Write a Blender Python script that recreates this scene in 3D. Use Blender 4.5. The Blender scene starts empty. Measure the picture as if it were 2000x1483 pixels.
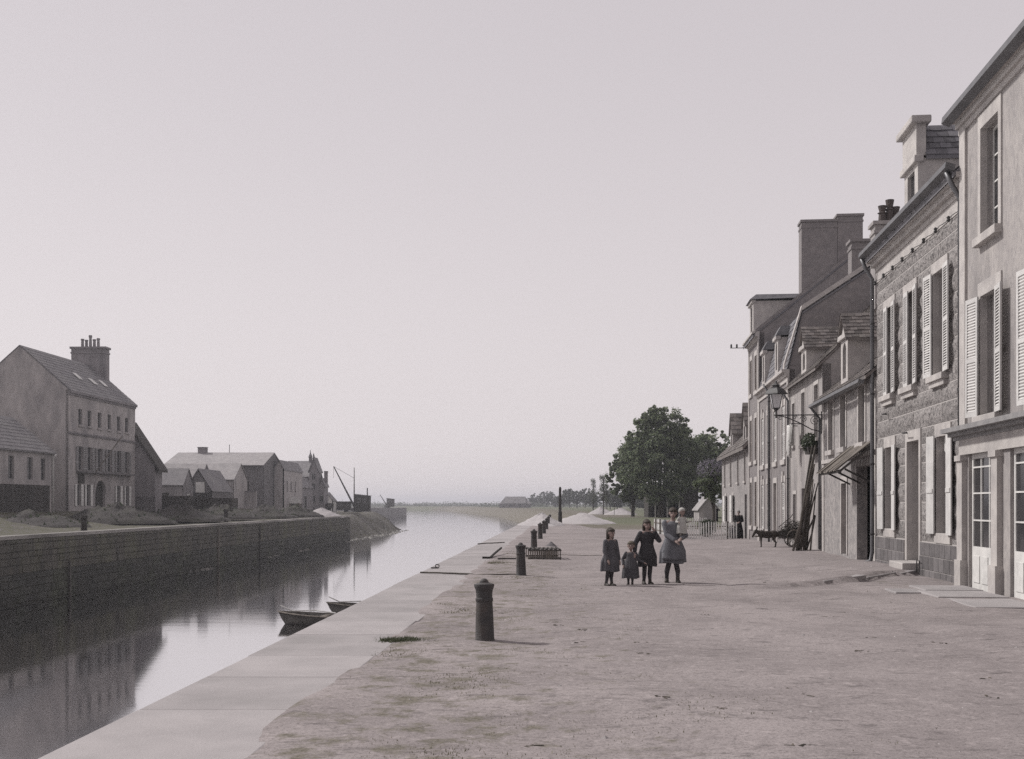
import bpy, bmesh, math, random
from mathutils import Vector, Matrix, noise as mnoise
random.seed(7)
R = math.radians
scene = bpy.context.scene
COL = scene.collection

# ------------------------------------------------------------------ camera, sky, sun, exposure
F, CX, HY, EYE = 2200.0, 1000.0, 985.0, 1.65          # focal length in photo pixels, principal column, horizon row, eye height
cam_d = bpy.data.cameras.new('camera'); cam = bpy.data.objects.new('camera', cam_d); COL.objects.link(cam)
cam.location = (0, 0, EYE); cam.rotation_euler = (R(90), 0, 0)
cam_d.sensor_width = 36; cam_d.lens = 36 * F / 2000; cam_d.shift_y = (HY - 741.5) / 2000
cam_d.clip_start = .1; cam_d.clip_end = 20000
scene.camera = cam
SUN_EL, SUN_AZ = 42, -62                                # azimuth: degrees clockwise from the view direction (+Y)
w = bpy.data.worlds.new('World'); scene.world = w; w.use_nodes = True
nt = w.node_tree; bg = nt.nodes['Background']
sky = nt.nodes.new('ShaderNodeTexSky'); sky.sky_type = 'NISHITA'; sky.sun_disc = False
sky.sun_elevation = R(SUN_EL); sky.sun_rotation = R(SUN_AZ); sky.air_density = 1.0; sky.dust_density = 1.5; sky.ozone_density = 1.0
hs = nt.nodes.new('ShaderNodeHueSaturation'); hs.inputs['Saturation'].default_value = .10
mx = nt.nodes.new('ShaderNodeMix'); mx.data_type = 'RGBA'; mx.inputs[0].default_value = .85
tcw = nt.nodes.new('ShaderNodeTexCoord'); spw = nt.nodes.new('ShaderNodeSeparateXYZ'); nt.links.new(tcw.outputs['Generated'], spw.inputs[0])
rw = nt.nodes.new('ShaderNodeMapRange'); rw.interpolation_type = 'SMOOTHSTEP'; rw.inputs[1].default_value = 0; rw.inputs[2].default_value = .45; nt.links.new(spw.outputs[2], rw.inputs[0])
vl = nt.nodes.new('ShaderNodeMix'); vl.data_type = 'RGBA'; vl.inputs[6].default_value = (7.5, 6.88, 6.98, 1); vl.inputs[7].default_value = (6.25, 5.74, 6.02, 1)   # veil of high haze, paler towards the horizon
nt.links.new(rw.outputs[0], vl.inputs[0]); nt.links.new(vl.outputs[2], mx.inputs[7])
nt.links.new(sky.outputs[0], hs.inputs['Color']); nt.links.new(hs.outputs[0], mx.inputs[6]); nt.links.new(mx.outputs[2], bg.inputs[0])
bg.inputs[1].default_value = .10
sun_d = bpy.data.lights.new('sun', 'SUN'); sun = bpy.data.objects.new('sun', sun_d); COL.objects.link(sun)
sun_d.energy = 3.5; sun_d.angle = R(4); sun_d.color = (1, .965, .93)
_t = Vector((math.sin(R(SUN_AZ)) * math.cos(R(SUN_EL)), math.cos(R(SUN_AZ)) * math.cos(R(SUN_EL)), math.sin(R(SUN_EL))))
sun.rotation_euler = _t.to_track_quat('Z', 'Y').to_euler()
scene.cycles.use_denoising = False                      # keep the fine grain
vs = scene.view_settings; vs.view_transform = 'Standard'; vs.look = 'None'; vs.exposure = .06; vs.gamma = 1; vs.use_curve_mapping = False

# ------------------------------------------------------------------ helpers
def sm(a, b, x):
    t = max(0, min(1, (x - a) / (b - a))); return t * t * (3 - 2 * t)
def lerp_tab(tab, x):
    if x <= tab[0][0]: return tab[0][1]
    for (a, va), (b, vb) in zip(tab, tab[1:]):
        if x <= b: return va + (vb - va) * (x - a) / (b - a)
    return tab[-1][1]
def P(px, py, Y):                                       # a measured picture point at a known distance
    return Vector(((px - CX) / F * Y, Y, EYE + (HY - py) / F * Y))

class MB:
    def __init__(s): s.v = []; s.f = []
    def add(s, vs, fs):
        n = len(s.v); s.v += [tuple(p) for p in vs]; s.f += [tuple(i + n for i in f) for f in fs]; return s
    def hexa(s, p): return s.add(p, [(0, 3, 2, 1), (4, 5, 6, 7), (0, 1, 5, 4), (1, 2, 6, 5), (2, 3, 7, 6), (3, 0, 4, 7)])
    def box(s, x0, x1, y0, y1, z0, z1):
        return s.hexa([(x0, y0, z0), (x1, y0, z0), (x1, y1, z0), (x0, y1, z0), (x0, y0, z1), (x1, y0, z1), (x1, y1, z1), (x0, y1, z1)])
    def poly(s, pts): return s.add(pts, [tuple(range(len(pts)))])
    def extr(s, pts, vec):
        n = len(pts); v = Vector(vec); q = [tuple(Vector(p) + v) for p in pts]
        return s.add(list(pts) + q, [tuple(range(n))[::-1], tuple(range(n, 2 * n))] + [(i, (i + 1) % n, (i + 1) % n + n, i + n) for i in range(n)])
    def tube(s, pts, r, n=8):
        pts = [Vector(p) for p in pts]; rs = r if isinstance(r, (list, tuple)) else [r] * len(pts)
        vs = []; fs = []; ref = None
        for i, p in enumerate(pts):
            d = (pts[min(i + 1, len(pts) - 1)] - pts[max(i - 1, 0)]).normalized()
            if ref is None: ref = Vector((0, 0, 1)) if abs(d.z) < .9 else Vector((1, 0, 0))
            a = d.cross(ref)
            if a.length < 1e-5: a = d.cross(Vector((.3, .9, .1)))
            a.normalize(); b = d.cross(a).normalized(); ref = -b if False else ref
            for k in range(n):
                t = 2 * math.pi * k / n; vs.append(p + a * math.cos(t) * rs[i] + b * math.sin(t) * rs[i])
        for i in range(len(pts) - 1):
            for k in range(n):
                fs.append((i * n + k, i * n + (k + 1) % n, (i + 1) * n + (k + 1) % n, (i + 1) * n + k))
        fs.append(tuple(range(n))[::-1]); fs.append(tuple(range((len(pts) - 1) * n, len(pts) * n)))
        return s.add(vs, fs)
    def lathe(s, prof, n=20, c=(0, 0)):
        vs = []; fs = []
        for r, z in prof:
            for k in range(n):
                t = 2 * math.pi * k / n; vs.append((c[0] + r * math.cos(t), c[1] + r * math.sin(t), z))
        for i in range(len(prof) - 1):
            for k in range(n): fs.append((i * n + k, i * n + (k + 1) % n, (i + 1) * n + (k + 1) % n, (i + 1) * n + k))
        fs.append(tuple(range(n))[::-1]); fs.append(tuple(range((len(prof) - 1) * n, len(prof) * n)))
        return s.add(vs, fs)
    def ball(s, c, r, n=10, m=7):
        if not isinstance(r, (tuple, list)): r = (r, r, r)
        vs = [(c[0], c[1], c[2] - r[2])]; fs = []
        for i in range(1, m):
            a = -math.pi / 2 + math.pi * i / m
            for k in range(n):
                t = 2 * math.pi * k / n; vs.append((c[0] + r[0] * math.cos(a) * math.cos(t), c[1] + r[1] * math.cos(a) * math.sin(t), c[2] + r[2] * math.sin(a)))
        vs.append((c[0], c[1], c[2] + r[2])); L = len(vs) - 1
        for k in range(n): fs.append((0, 1 + (k + 1) % n, 1 + k)); fs.append((L, L - n + k, L - n + (k + 1) % n))
        for i in range(m - 2):
            for k in range(n): fs.append((1 + i * n + k, 1 + i * n + (k + 1) % n, 1 + (i + 1) * n + (k + 1) % n, 1 + (i + 1) * n + k))
        return s.add(vs, fs)
    def cone(s, p0, p1, r0, r1, n=10):
        s.tube([p0, p1], [r0, r1], n); s.ball(p0, r0, n, 6); s.ball(p1, r1, n, 6); return s
    def plate(s, x0, x1, z0, z1, ops, y0, y1, back=True):
        """a slab in the xz plane from y0 (front) to y1 with rectangular openings cut right through"""
        xs = sorted({x0, x1} | {v for o in ops for v in o[:2] if x0 < v < x1}); zs = sorted({z0, z1} | {v for o in ops for v in o[2:4] if z0 < v < z1})
        def hole(i, k):
            if i < 0 or k < 0 or i >= len(xs) - 1 or k >= len(zs) - 1: return True
            cx = (xs[i] + xs[i + 1]) / 2; cz = (zs[k] + zs[k + 1]) / 2
            return any(o[0] < cx < o[1] and o[2] < cz < o[3] for o in ops)
        for i in range(len(xs) - 1):
            for k in range(len(zs) - 1):
                if hole(i, k): continue
                a, b, c, d = xs[i], xs[i + 1], zs[k], zs[k + 1]
                s.poly([(a, y0, c), (b, y0, c), (b, y0, d), (a, y0, d)])
                if back: s.poly([(a, y1, c), (a, y1, d), (b, y1, d), (b, y1, c)])
                if hole(i - 1, k): s.poly([(a, y0, c), (a, y0, d), (a, y1, d), (a, y1, c)])
                if hole(i + 1, k): s.poly([(b, y0, c), (b, y1, c), (b, y1, d), (b, y0, d)])
                if hole(i, k - 1): s.poly([(a, y0, c), (a, y1, c), (b, y1, c), (b, y0, c)])
                if hole(i, k + 1): s.poly([(a, y0, d), (b, y0, d), (b, y1, d), (a, y1, d)])
        return s
    def mesh(s, name, m, smooth=False, weld=False):
        me = bpy.data.meshes.new(name); me.from_pydata(s.v, [], s.f)
        if weld or True:
            b = bmesh.new(); b.from_mesh(me)
            if weld: bmesh.ops.remove_doubles(b, verts=b.verts, dist=1e-4)
            bmesh.ops.recalc_face_normals(b, faces=b.faces) if not getattr(s, 'raw', False) else None
            b.to_mesh(me); b.free()
        if smooth:
            for p in me.polygons: p.use_smooth = True
        if m: me.materials.append(m)
        return me
    def build(s, name, m, parent=None, smooth=False, weld=False, loc=None, rot=None, kind=None, bevel=0, auto=None):
        o = bpy.data.objects.new(name, s.mesh(name, m, smooth, weld)); COL.objects.link(o)
        if parent: o.parent = parent
        if loc is not None: o.location = loc
        if rot is not None: o.rotation_euler = rot
        if kind: o['kind'] = kind
        if bevel:
            md = o.modifiers.new('bevel', 'BEVEL'); md.width = bevel; md.segments = 2; md.limit_method = 'ANGLE'
        return o

def empty(name, loc, rz=0, label=None, cat=None, group=None):
    o = bpy.data.objects.new(name, None); COL.objects.link(o); o.location = loc; o.rotation_euler = (0, 0, rz); o.empty_display_size = .3
    return tag(o, label, cat, group)
def tag(o, label=None, cat=None, group=None, kind=None):
    if label: o['label'] = label
    if cat: o['category'] = cat
    if group: o['group'] = group
    if kind: o['kind'] = kind
    return o
def copy_tree(o, parent=None):
    c = o.copy(); COL.objects.link(c)
    if parent: c.parent = parent
    for ch in list(o.children): copy_tree(ch, c)
    return c

# ------------------------------------------------------------------ materials
def mat(name, c1, c2=None, sc=2.0, rough=.9, bump=.25, bsc=25, stain=None, ssc=.5, samt=.5, var=None, vamt=.25, spec=.25, metal=0, stretch=(1, 1, 1), speck=None, spsc=40, spamt=.6):
    neu = lambda c: None if c is None else (c[0], c[1] * 1.035, c[2] * 1.005)
    if c2 is None: c2 = tuple(v * .72 for v in c1)
    c1, c2, stain, speck = neu(c1), neu(c2), neu(stain), neu(speck)
    m = bpy.data.materials.new(name); m.use_nodes = True; t = m.node_tree; N = t.nodes; L = t.links
    b = N['Principled BSDF']; b.inputs['Roughness'].default_value = rough; b.inputs['Specular IOR Level'].default_value = spec; b.inputs['Metallic'].default_value = metal
    g = N.new('ShaderNodeNewGeometry'); mp = N.new('ShaderNodeVectorMath'); mp.operation = 'MULTIPLY'; mp.inputs[1].default_value = stretch
    L.new(g.outputs['Position'], mp.inputs[0]); pos = mp.outputs[0]
    def noi(scale, detail=4, rgh=.6):
        n = N.new('ShaderNodeTexNoise'); n.inputs['Scale'].default_value = scale; n.inputs['Detail'].default_value = detail; n.inputs['Roughness'].default_value = rgh; L.new(pos, n.inputs['Vector']); return n.outputs['Fac']
    def ramp(x, a, bb):
        r = N.new('ShaderNodeMapRange'); r.inputs[1].default_value = a; r.inputs[2].default_value = bb; L.new(x, r.inputs[0]); return r.outputs[0]
    def mixc(f, a, bb, k=1.0):
        x = N.new('ShaderNodeMix'); x.data_type = 'RGBA'
        for sock, v in ((x.inputs[6], a), (x.inputs[7], bb)):
            if isinstance(v, tuple): sock.default_value = (*v, 1)
            else: L.new(v, sock)
        if k != 1:
            mu = N.new('ShaderNodeMath'); mu.operation = 'MULTIPLY'; mu.inputs[1].default_value = k; L.new(f, mu.inputs[0]); f = mu.outputs[0]
        L.new(f, x.inputs[0]); return x.outputs[2]
    col = mixc(ramp(noi(sc, 6), .35, .68), c1, c2)
    if speck: col = mixc(ramp(noi(spsc, 3, .7), .48, .60), col, speck, spamt)
    if stain: col = mixc(ramp(noi(ssc, 5, .65), .48, .72), col, stain, samt)
    if var:
        if var == 'island': rnd = g.outputs['Random Per Island']
        else:
            oi = N.new('ShaderNodeObjectInfo'); rnd = oi.outputs['Random']
        r = N.new('ShaderNodeMapRange'); r.inputs[3].default_value = 1 - vamt; r.inputs[4].default_value = 1 + vamt; L.new(rnd, r.inputs[0])
        vm = N.new('ShaderNodeVectorMath'); vm.operation = 'SCALE'; L.new(col, vm.inputs[0]); L.new(r.outputs[0], vm.inputs['Scale']); col = vm.outputs[0]
    L.new(col, b.inputs['Base Color'])
    if bump:
        bp = N.new('ShaderNodeBump'); bp.inputs['Strength'].default_value = bump; bp.inputs['Distance'].default_value = .03; L.new(noi(bsc, 5, .7), bp.inputs['Height']); L.new(bp.outputs[0], b.inputs['Normal'])
    m['c'] = 1
    return m

def leafmat(name, c1, c2, var=.35, trans=.35):
    m = bpy.data.materials.new(name); m.use_nodes = True; t = m.node_tree; N = t.nodes; L = t.links
    for n in list(N): N.remove(n)
    out = N.new('ShaderNodeOutputMaterial'); g = N.new('ShaderNodeNewGeometry')
    x = N.new('ShaderNodeMix'); x.data_type = 'RGBA'; x.inputs[6].default_value = (*c1, 1); x.inputs[7].default_value = (*c2, 1)
    L.new(g.outputs['Random Per Island'], x.inputs[0])
    d = N.new('ShaderNodeBsdfPrincipled'); d.inputs['Roughness'].default_value = .55; d.inputs['Specular IOR Level'].default_value = .3; L.new(x.outputs[2], d.inputs['Base Color'])
    tr = N.new('ShaderNodeBsdfTranslucent'); L.new(x.outputs[2], tr.inputs[0])
    ms = N.new('ShaderNodeMixShader'); ms.inputs[0].default_value = trans; L.new(d.outputs[0], ms.inputs[1]); L.new(tr.outputs[0], ms.inputs[2]); L.new(ms.outputs[0], out.inputs[0])
    return m

S_PALE = mat('pale_limestone', (.46, .42, .412), (.35, .318, .318), 3, .9, .2, 40, stain=(.22, .20, .205), ssc=.9, samt=.5)
S_PLAST = mat('old_plaster', (.37, .334, .328), (.265, .24, .242), 1.2, .92, .4, 18, stain=(.15, .137, .142), ssc=1.1, samt=.75, stretch=(1, 1, .45), speck=(.22, .20, .21), spsc=14, spamt=.5)
S_RUBBLE = mat('rubble_wall', (.36, .325, .322), (.225, .205, .208), 3.2, .92, .5, 9, stain=(.16, .15, .155), ssc=.6, samt=.5, speck=(.15, .14, .15), spsc=9, spamt=.6)
S_ROUGH = mat('rough_flint', (.295, .266, .264), (.205, .185, .186), 8, .92, 1.0, 34, speck=(.06, .055, .058), spsc=16, spamt=.85, var='object', vamt=.14, stain=(.40, .37, .37), ssc=19, samt=.75)
S_MORTAR = mat('mortar', (.41, .375, .37), (.33, .30, .30), 5, .95, .2, 40)
S_PLINTH = mat('plinth_block', (.15, .135, .14), (.105, .095, .10), 6, .85, .25, 30, var='object', vamt=.2)
S_DARKST = mat('dark_stone', (.16, .146, .152), (.11, .10, .107), 2.5, .92, .4, 14, stain=(.10, .095, .10), ssc=.5, samt=.5)
S_BRICKY = mat('weathered_brick', (.225, .20, .203), (.165, .148, .153), 4, .9, .3, 22, stain=(.14, .128, .135), ssc=.6, samt=.5)
S_SLATE = mat('slate', (.155, .145, .162), (.10, .095, .108), 3, .7, .25, 30, var='island', vamt=.35, spec=.4, stain=(.16, .15, .145), ssc=.7, samt=.5)
S_TILE = mat('stone_tile', (.17, .145, .14), (.11, .098, .10), 3, .9, .35, 30, var='island', vamt=.4, stain=(.22, .20, .185), ssc=.9, samt=.5)
S_LEFTW = mat('left_wall', (.25, .225, .238), (.165, .15, .16), 1.5, .92, .3, 9, stain=(.12, .11, .12), ssc=.5, samt=.7, stretch=(1, 1, .4))
S_LEFTW2 = mat('left_wall_pale', (.40, .36, .362), (.27, .245, .25), 1.5, .92, .3, 9, stain=(.15, .137, .145), ssc=.5, samt=.7, stretch=(1, 1, .4))
S_LROOF = mat('left_roof', (.17, .155, .165), (.12, .11, .12), 1.2, .75, .3, 12, stain=(.22, .205, .205), ssc=.4, samt=.6, spec=.4)
S_LROOF2 = mat('left_roof_pale', (.30, .275, .28), (.22, .20, .21), 1.2, .75, .3, 12, stain=(.16, .15, .155), ssc=.4, samt=.5, spec=.4)
S_WHITE = mat('white_paint', (.62, .59, .585), (.52, .495, .495), 4, .6, .1, 40, stain=(.38, .36, .36), ssc=2, samt=.4)
S_SHUT = mat('shutter_paint', (.56, .53, .53), (.47, .445, .45), 4, .65, .1, 50, var='object', vamt=.08, stain=(.36, .34, .34), ssc=2.5, samt=.4)
S_GREYP = mat('grey_paint', (.25, .235, .24), (.18, .17, .178), 4, .6, .15, 40)
S_BROWN = mat('brown_paint', (.13, .10, .09), (.09, .072, .07), 4, .65, .15, 40)
S_WOOD = mat('old_wood', (.17, .145, .13), (.09, .078, .072), 3, .9, .4, 30, stretch=(1, 1, .2), var='object', vamt=.3)
S_DARKW = mat('dark_wood', (.06, .053, .05), (.035, .031, .03), 4, .85, .3, 30, var='object', vamt=.25)
S_IRON = mat('black_iron', (.028, .027, .03), (.045, .04, .04), 6, .55, .3, 50, spec=.4)
S_ZINC = mat('zinc', (.15, .145, .155), (.10, .097, .105), 3, .45, .1, 30, metal=.5)
S_GLASS = mat('window_glass', (.025, .024, .028), (.045, .042, .045), 1.5, .12, 0, spec=.5)
S_DARK = mat('painted_interior_shade', (.022, .02, .022), (.03, .028, .03), 2, .95, 0)
S_CURT = mat('curtain', (.45, .43, .42), (.32, .30, .30), 5, .9, .2, 12)
S_POT = mat('terracotta', (.085, .068, .066), (.06, .05, .05), 5, .85, .2, 30)
S_COPE = mat('coping_stone', (.335, .303, .312), (.27, .245, .253), 1.4, .9, .3, 45, stain=(.20, .185, .187), ssc=.6, samt=.5, var='object', vamt=.09, speck=(.30, .275, .28), spsc=60, spamt=.35)
S_QUAY = mat('quay_wall_wet', (.075, .067, .058), (.04, .037, .034), 1.6, .85, .7, 6, stain=(.10, .10, .06), ssc=.35, samt=.6, stretch=(1, 1, .45), var='island', vamt=.1)
S_MUD = mat('mud_bank', (.17, .155, .14), (.11, .102, .092), .5, .9, .5, 3, stain=(.10, .12, .07), ssc=.15, samt=.6)
S_SAND = mat('pale_sand', (.37, .338, .348), (.33, .302, .312), 1.2, .95, .4, 9)
S_EARTH = mat('earth_heap', (.055, .048, .047), (.034, .03, .03), 1.5, .95, .7, 5, stain=(.055, .058, .036), ssc=.4, samt=.5)
S_TRUNK = mat('bark', (.07, .06, .052), (.045, .04, .037), 6, .95, .6, 14, stretch=(1, 1, .25))
S_SKIN = (.25, .185, .165)
LEAF = leafmat('chestnut_leaf', (.06, .085, .052), (.235, .27, .165), trans=.5)
LEAF2 = leafmat('far_leaf', (.07, .085, .065), (.12, .135, .095))
LEAF3 = leafmat('bush_leaf', (.025, .034, .022), (.055, .07, .038))
LILAC = leafmat('lilac_flower', (.10, .10, .11), (.25, .22, .28))
GRASS = leafmat('grass_blade', (.10, .10, .062), (.21, .19, .135))

# ------------------------------------------------------------------ the setting: water, ground, quays
WZ = -3.55                                              # water level below the quay
def xq(y): return -3.05 + .0427 * (y - 8)               # right quay edge
def xl(y): return -25.4 + .024 * (y - 60.8)             # left quay edge
SH_R = [(97, 1.0), (180, .8), (309, 0), (457, -8), (635, -29), (880, -56), (950, -120), (975, -900), (1000, -3500)]
SH_L = [(160, -22.8), (185, -21.2), (229, -20.8), (245, -24), (262, -31), (300, -41), (400, -66), (419, -66), (420, -44.6), (470, -44.6), (475, -90), (700, -420), (900, -900), (960, -2500), (1000, -3500)]
def gR(x, y):
    z = -.28 * sm(42, 63, y) * sm(3, 8, x) * (1 - sm(85, 105, y))
    if x > 3.4 and 20 < y < 40:
        yl = lerp_tab([(3.5, 22.9), (4.8, 22.0), (6.75, 23.3), (9.6, 26.3)], x)
        z += .12 * sm(3.8, 7, x) * sm(yl - .07, yl + .07, y) * (1 - sm(yl + 2, yl + 7, y))
    if y < 60 and x > 1:
        for rx in (3.4, 4.75, 6.1):
            c_ = rx + .055 * (y - 8) + .25 * math.sin(y * .21 + rx); z -= .028 * math.exp(-((x - c_) / .16) ** 2) * (.5 + .5 * math.sin(y * .33 + rx * 2)) 
    if y < 130: z += .022 * math.sin(x * .9 + y * .37) * math.sin(y * .53 - x * .31) + .012 * math.sin(x * 2.3 + 1.3 * y) + .03 * mnoise.noise(Vector((x * .8, y * .8, 0)))
    return z
def prof(off, width): return -4.3 + 4.3 * sm(0, 1, off / width)

# water
wm = bpy.data.materials.new('still_water'); wm.use_nodes = True; t = wm.node_tree; N = t.nodes; L = t.links
for n in list(N): N.remove(n)
out = N.new('ShaderNodeOutputMaterial'); gl = N.new('ShaderNodeBsdfGlossy'); gl.inputs['Roughness'].default_value = .065; gl.inputs[0].default_value = (.86, .86, .87, 1)
df = N.new('ShaderNodeBsdfDiffuse'); df.inputs[0].default_value = (.045, .042, .035, 1)
fr = N.new('ShaderNodeFresnel'); fr.inputs[0].default_value = 1.6
mr = N.new('ShaderNodeMapRange'); mr.inputs[2].default_value = .35; mr.inputs[3].default_value = .6; mr.inputs[4].default_value = 1.0; L.new(fr.outputs[0], mr.inputs[0])
ge = N.new('ShaderNodeNewGeometry'); vm = N.new('ShaderNodeVectorMath'); vm.operation = 'MULTIPLY'; vm.inputs[1].default_value = (.4, 1.0, 1); L.new(ge.outputs[0], vm.inputs[0])
no = N.new('ShaderNodeTexNoise'); no.inputs['Scale'].default_value = 1.0; no.inputs['Detail'].default_value = 3; L.new(vm.outputs[0], no.inputs['Vector'])
bp = N.new('ShaderNodeBump'); bp.inputs['Strength'].default_value = .04; bp.inputs['Distance'].default_value = .05; L.new(no.outputs[0], bp.inputs['Height']); L.new(bp.outputs[0], gl.inputs['Normal'])
ms = N.new('ShaderNodeMixShader'); L.new(mr.outputs[0], ms.inputs[0]); L.new(df.outputs[0], ms.inputs[1]); L.new(gl.outputs[0], ms.inputs[2]); L.new(ms.outputs[0], out.inputs[0])
b = MB(); b.poly([(-4000, -30, WZ), (4000, -30, WZ), (4000, 4000, WZ), (-4000, 4000, WZ)])
tag(b.build('water', wm), 'still canal water reflecting houses and pale sky', 'water', kind='structure')

# ground material with a cover attribute (0 gravel, 1 turf)
def ground_mat(name, g1, g2, t1, t2):
    m = bpy.data.materials.new(name); m.use_nodes = True; t = m.node_tree; N = t.nodes; L = t.links; b = N['Principled BSDF']
    b.inputs['Roughness'].default_value = .95; b.inputs['Specular IOR Level'].default_value = .15
    ge = N.new('ShaderNodeNewGeometry'); at = N.new('ShaderNodeAttribute'); at.attribute_name = 'cover'
    def noi(s, d=5, r=.6, st=(1, 1, 1)):
        v = N.new('ShaderNodeVectorMath'); v.operation = 'MULTIPLY'; v.inputs[1].default_value = st; L.new(ge.outputs[0], v.inputs[0])
        n = N.new('ShaderNodeTexNoise'); n.inputs['Scale'].default_value = s; n.inputs['Detail'].default_value = d; n.inputs['Roughness'].default_value = r; L.new(v.outputs[0], n.inputs['Vector']); return n.outputs[0]
    def rng(x, a, bb):
        r = N.new('ShaderNodeMapRange'); r.inputs[1].default_value = a; r.inputs[2].default_value = bb; L.new(x, r.inputs[0]); return r.outputs[0]
    def mix(f, a, bb):
        x = N.new('ShaderNodeMix'); x.data_type = 'RGBA'; L.new(f, x.inputs[0])
        for sk, v in ((x.inputs[6], a), (x.inputs[7], bb)):
            if isinstance(v, tuple): sk.default_value = (*v, 1)
            else: L.new(v, sk)
        return x.outputs[2]
    def mth(op, a, bb):
        x = N.new('ShaderNodeMath'); x.operation = op
        for sk, v in ((x.inputs[0], a), (x.inputs[1], bb)):
            if isinstance(v, (int, float)): sk.default_value = v
            else: L.new(v, sk)
        return x.outputs[0]
    gr = mix(rng(noi(.45, 6, .65, (1, 1, 1)), .38, .66), g1, g2)
    gr = mix(mth('MULTIPLY', rng(noi(38, 3, .7), .50, .64), .6), gr, tuple(v * .55 for v in g2))          # grit
    gr = mix(mth('MULTIPLY', rng(noi(2.2, 5, .75, (1, 2.2, 1)), .55, .66), .8), gr, tuple(v * .55 for v in g2))    # damp scuffs
    gr = mix(mth('MULTIPLY', rng(noi(9, 3, .6), .56, .68), .55), gr, tuple(min(1, v * 1.2) for v in g1))   # chalky stones
    gr = mix(mth('MULTIPLY', rng(noi(.8, 6, .8, (.5, 2.6, 1)), .56, .66), .35), gr, tuple(v * .5 for v in g2))    # trodden dark streaks
    gr = mix(mth('MULTIPLY', rng(noi(15, 4, .75), .56, .66), .5), gr, tuple(v * .5 for v in g2))    # dark clods
    tu = mix(rng(noi(1.3, 5, .7), .35, .65), t1, t2)
    tu = mix(mth('MULTIPLY', rng(noi(30, 3, .7), .45, .62), .6), tu, tuple(v * .45 for v in t1))
    f = mth('ADD', at.outputs['Fac'], mth('MULTIPLY', mth('SUBTRACT', noi(2.6, 6, .7), .5), 1.6))
    fa = mix(rng(noi(.06, 5, .7), .35, .65), (.085, .095, .06), (.13, .13, .09))
    L.new(mix(rng(at.outputs['Fac'], 1.15, 1.4), mix(rng(f, .42, .62), gr, tu), fa), b.inputs['Base Color'])
    bp = N.new('ShaderNodeBump'); bp.inputs['Strength'].default_value = .55; bp.inputs['Distance'].default_value = .03
    L.new(mth('ADD', mth('MULTIPLY', noi(5, 5, .7), .8), mth('MULTIPLY', noi(45, 3, .7), .35)), bp.inputs['Height']); L.new(bp.outputs[0], b.inputs['Normal'])
    return m
G_MAT = ground_mat('trodden_gravel', (.295, .264, .26), (.208, .185, .183), (.125, .115, .09), (.17, .154, .128))
G_MATL = ground_mat('left_quay_earth', (.15, .137, .135), (.09, .082, .082), (.06, .066, .036), (.10, .095, .058))

def cover_R(x, y):
    e = xq(y) if y < 97 else lerp_tab(SH_R, y); off = x - e
    c = 0
    if y < 97:
        c = .43 * (1 - sm(2.6, 4.8, off)) * (1 - sm(30, 60, y)) * sm(1.2, 1.6, off) if off < 6 else 0
        c = max(c, .36 * (1 - sm(3, 7.5, off)) * (1 - sm(22, 30, y)))
        c = max(c, .34 * sm(15, 20, y) * (1 - sm(24, 30, y)) * sm(6, 8, x) )
        if y > 70: c = max(c, 1.4 * sm(76, 100, y) * sm(4.6, 6.5, x))
    else:
        c = .25 + 1.15 * sm(4.6, 7.5, x) if y < 140 else 1.5
        if y < 140: c = max(c, 1.5 * sm(100, 140, y))
        if y > 140 and off < 16 and y < 900: c = .75
    return c

def sheet(name, ys, rows, mat_, cov, label):
    """rows(y) -> list of (x, z); all rows the same length"""
    vs = []; cv = []; fs = []; n = None
    for y in ys:
        r = rows(y); n = len(r)
        for x, z in r: vs.append((x, y, z)); cv.append(cov(x, y))
    for i in range(len(ys) - 1):
        for k in range(n - 1): fs.append((i * n + k, i * n + k + 1, (i + 1) * n + k + 1, (i + 1) * n + k))
    me = bpy.data.meshes.new(name); me.from_pydata(vs, [], fs); me.materials.append(mat_)
    a = me.attributes.new('cover', 'FLOAT', 'POINT'); a.data.foreach_set('value', cv)
    for p in me.polygons: p.use_smooth = True
    b = bmesh.new(); b.from_mesh(me); bmesh.ops.recalc_face_normals(b, faces=b.faces)
    if sum(f.normal.z for f in b.faces) < 0: bmesh.ops.reverse_faces(b, faces=b.faces)
    b.to_mesh(me); b.free()
    o = bpy.data.objects.new(name, me); COL.objects.link(o); return tag(o, label, 'ground', kind='structure')
def frange(a, b, st):
    n = max(1, round((b - a) / st)); return [a + (b - a) * i / n for i in range(n)]
ysR = frange(-8, 16, .4) + frange(16, 29, .13) + frange(29, 97, .5) + [97, 97.02] + frange(98, 160, 1.5) + frange(160, 420, 5) + frange(420, 880, 20) + [880, 900, 920, 940, 950, 955, 960, 965, 970, 975, 985, 1000, 1100, 1300, 1700, 2300, 3000, 3900]
offs = frange(0, .9, .3) + frange(.9, 9.9, .15) + frange(9.9, 14.4, .3) + frange(14.4, 42, 1.2) + [42, 50, 65, 90, 130, 200, 320, 500, 800, 1300, 2200, 4200, 7500]
def rowsR(y):
    if y <= 97: return [(xq(y) + 1.0 + o, gR(xq(y) + 1.0 + o, y) * sm(.6, 2.2, o) + (-.05 if o == 0 else .014 + .035 * (1 - sm(.5, 1.1, o)) * mnoise.noise(Vector((o * 1.5, y * .9, 5))))) for o in offs]
    e = lerp_tab(SH_R, y); wd = 9 if y < 880 else 14
    hill = lambda o: 0
    return [(e + o, min(gR(e + o, y), prof(o + .01, wd) + (0 if y < 900 else -.2))) for o in offs]
sheet('ground', ysR, rowsR, G_MAT, cover_R, 'trodden gravel quay and grassy land on the right bank')

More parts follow.
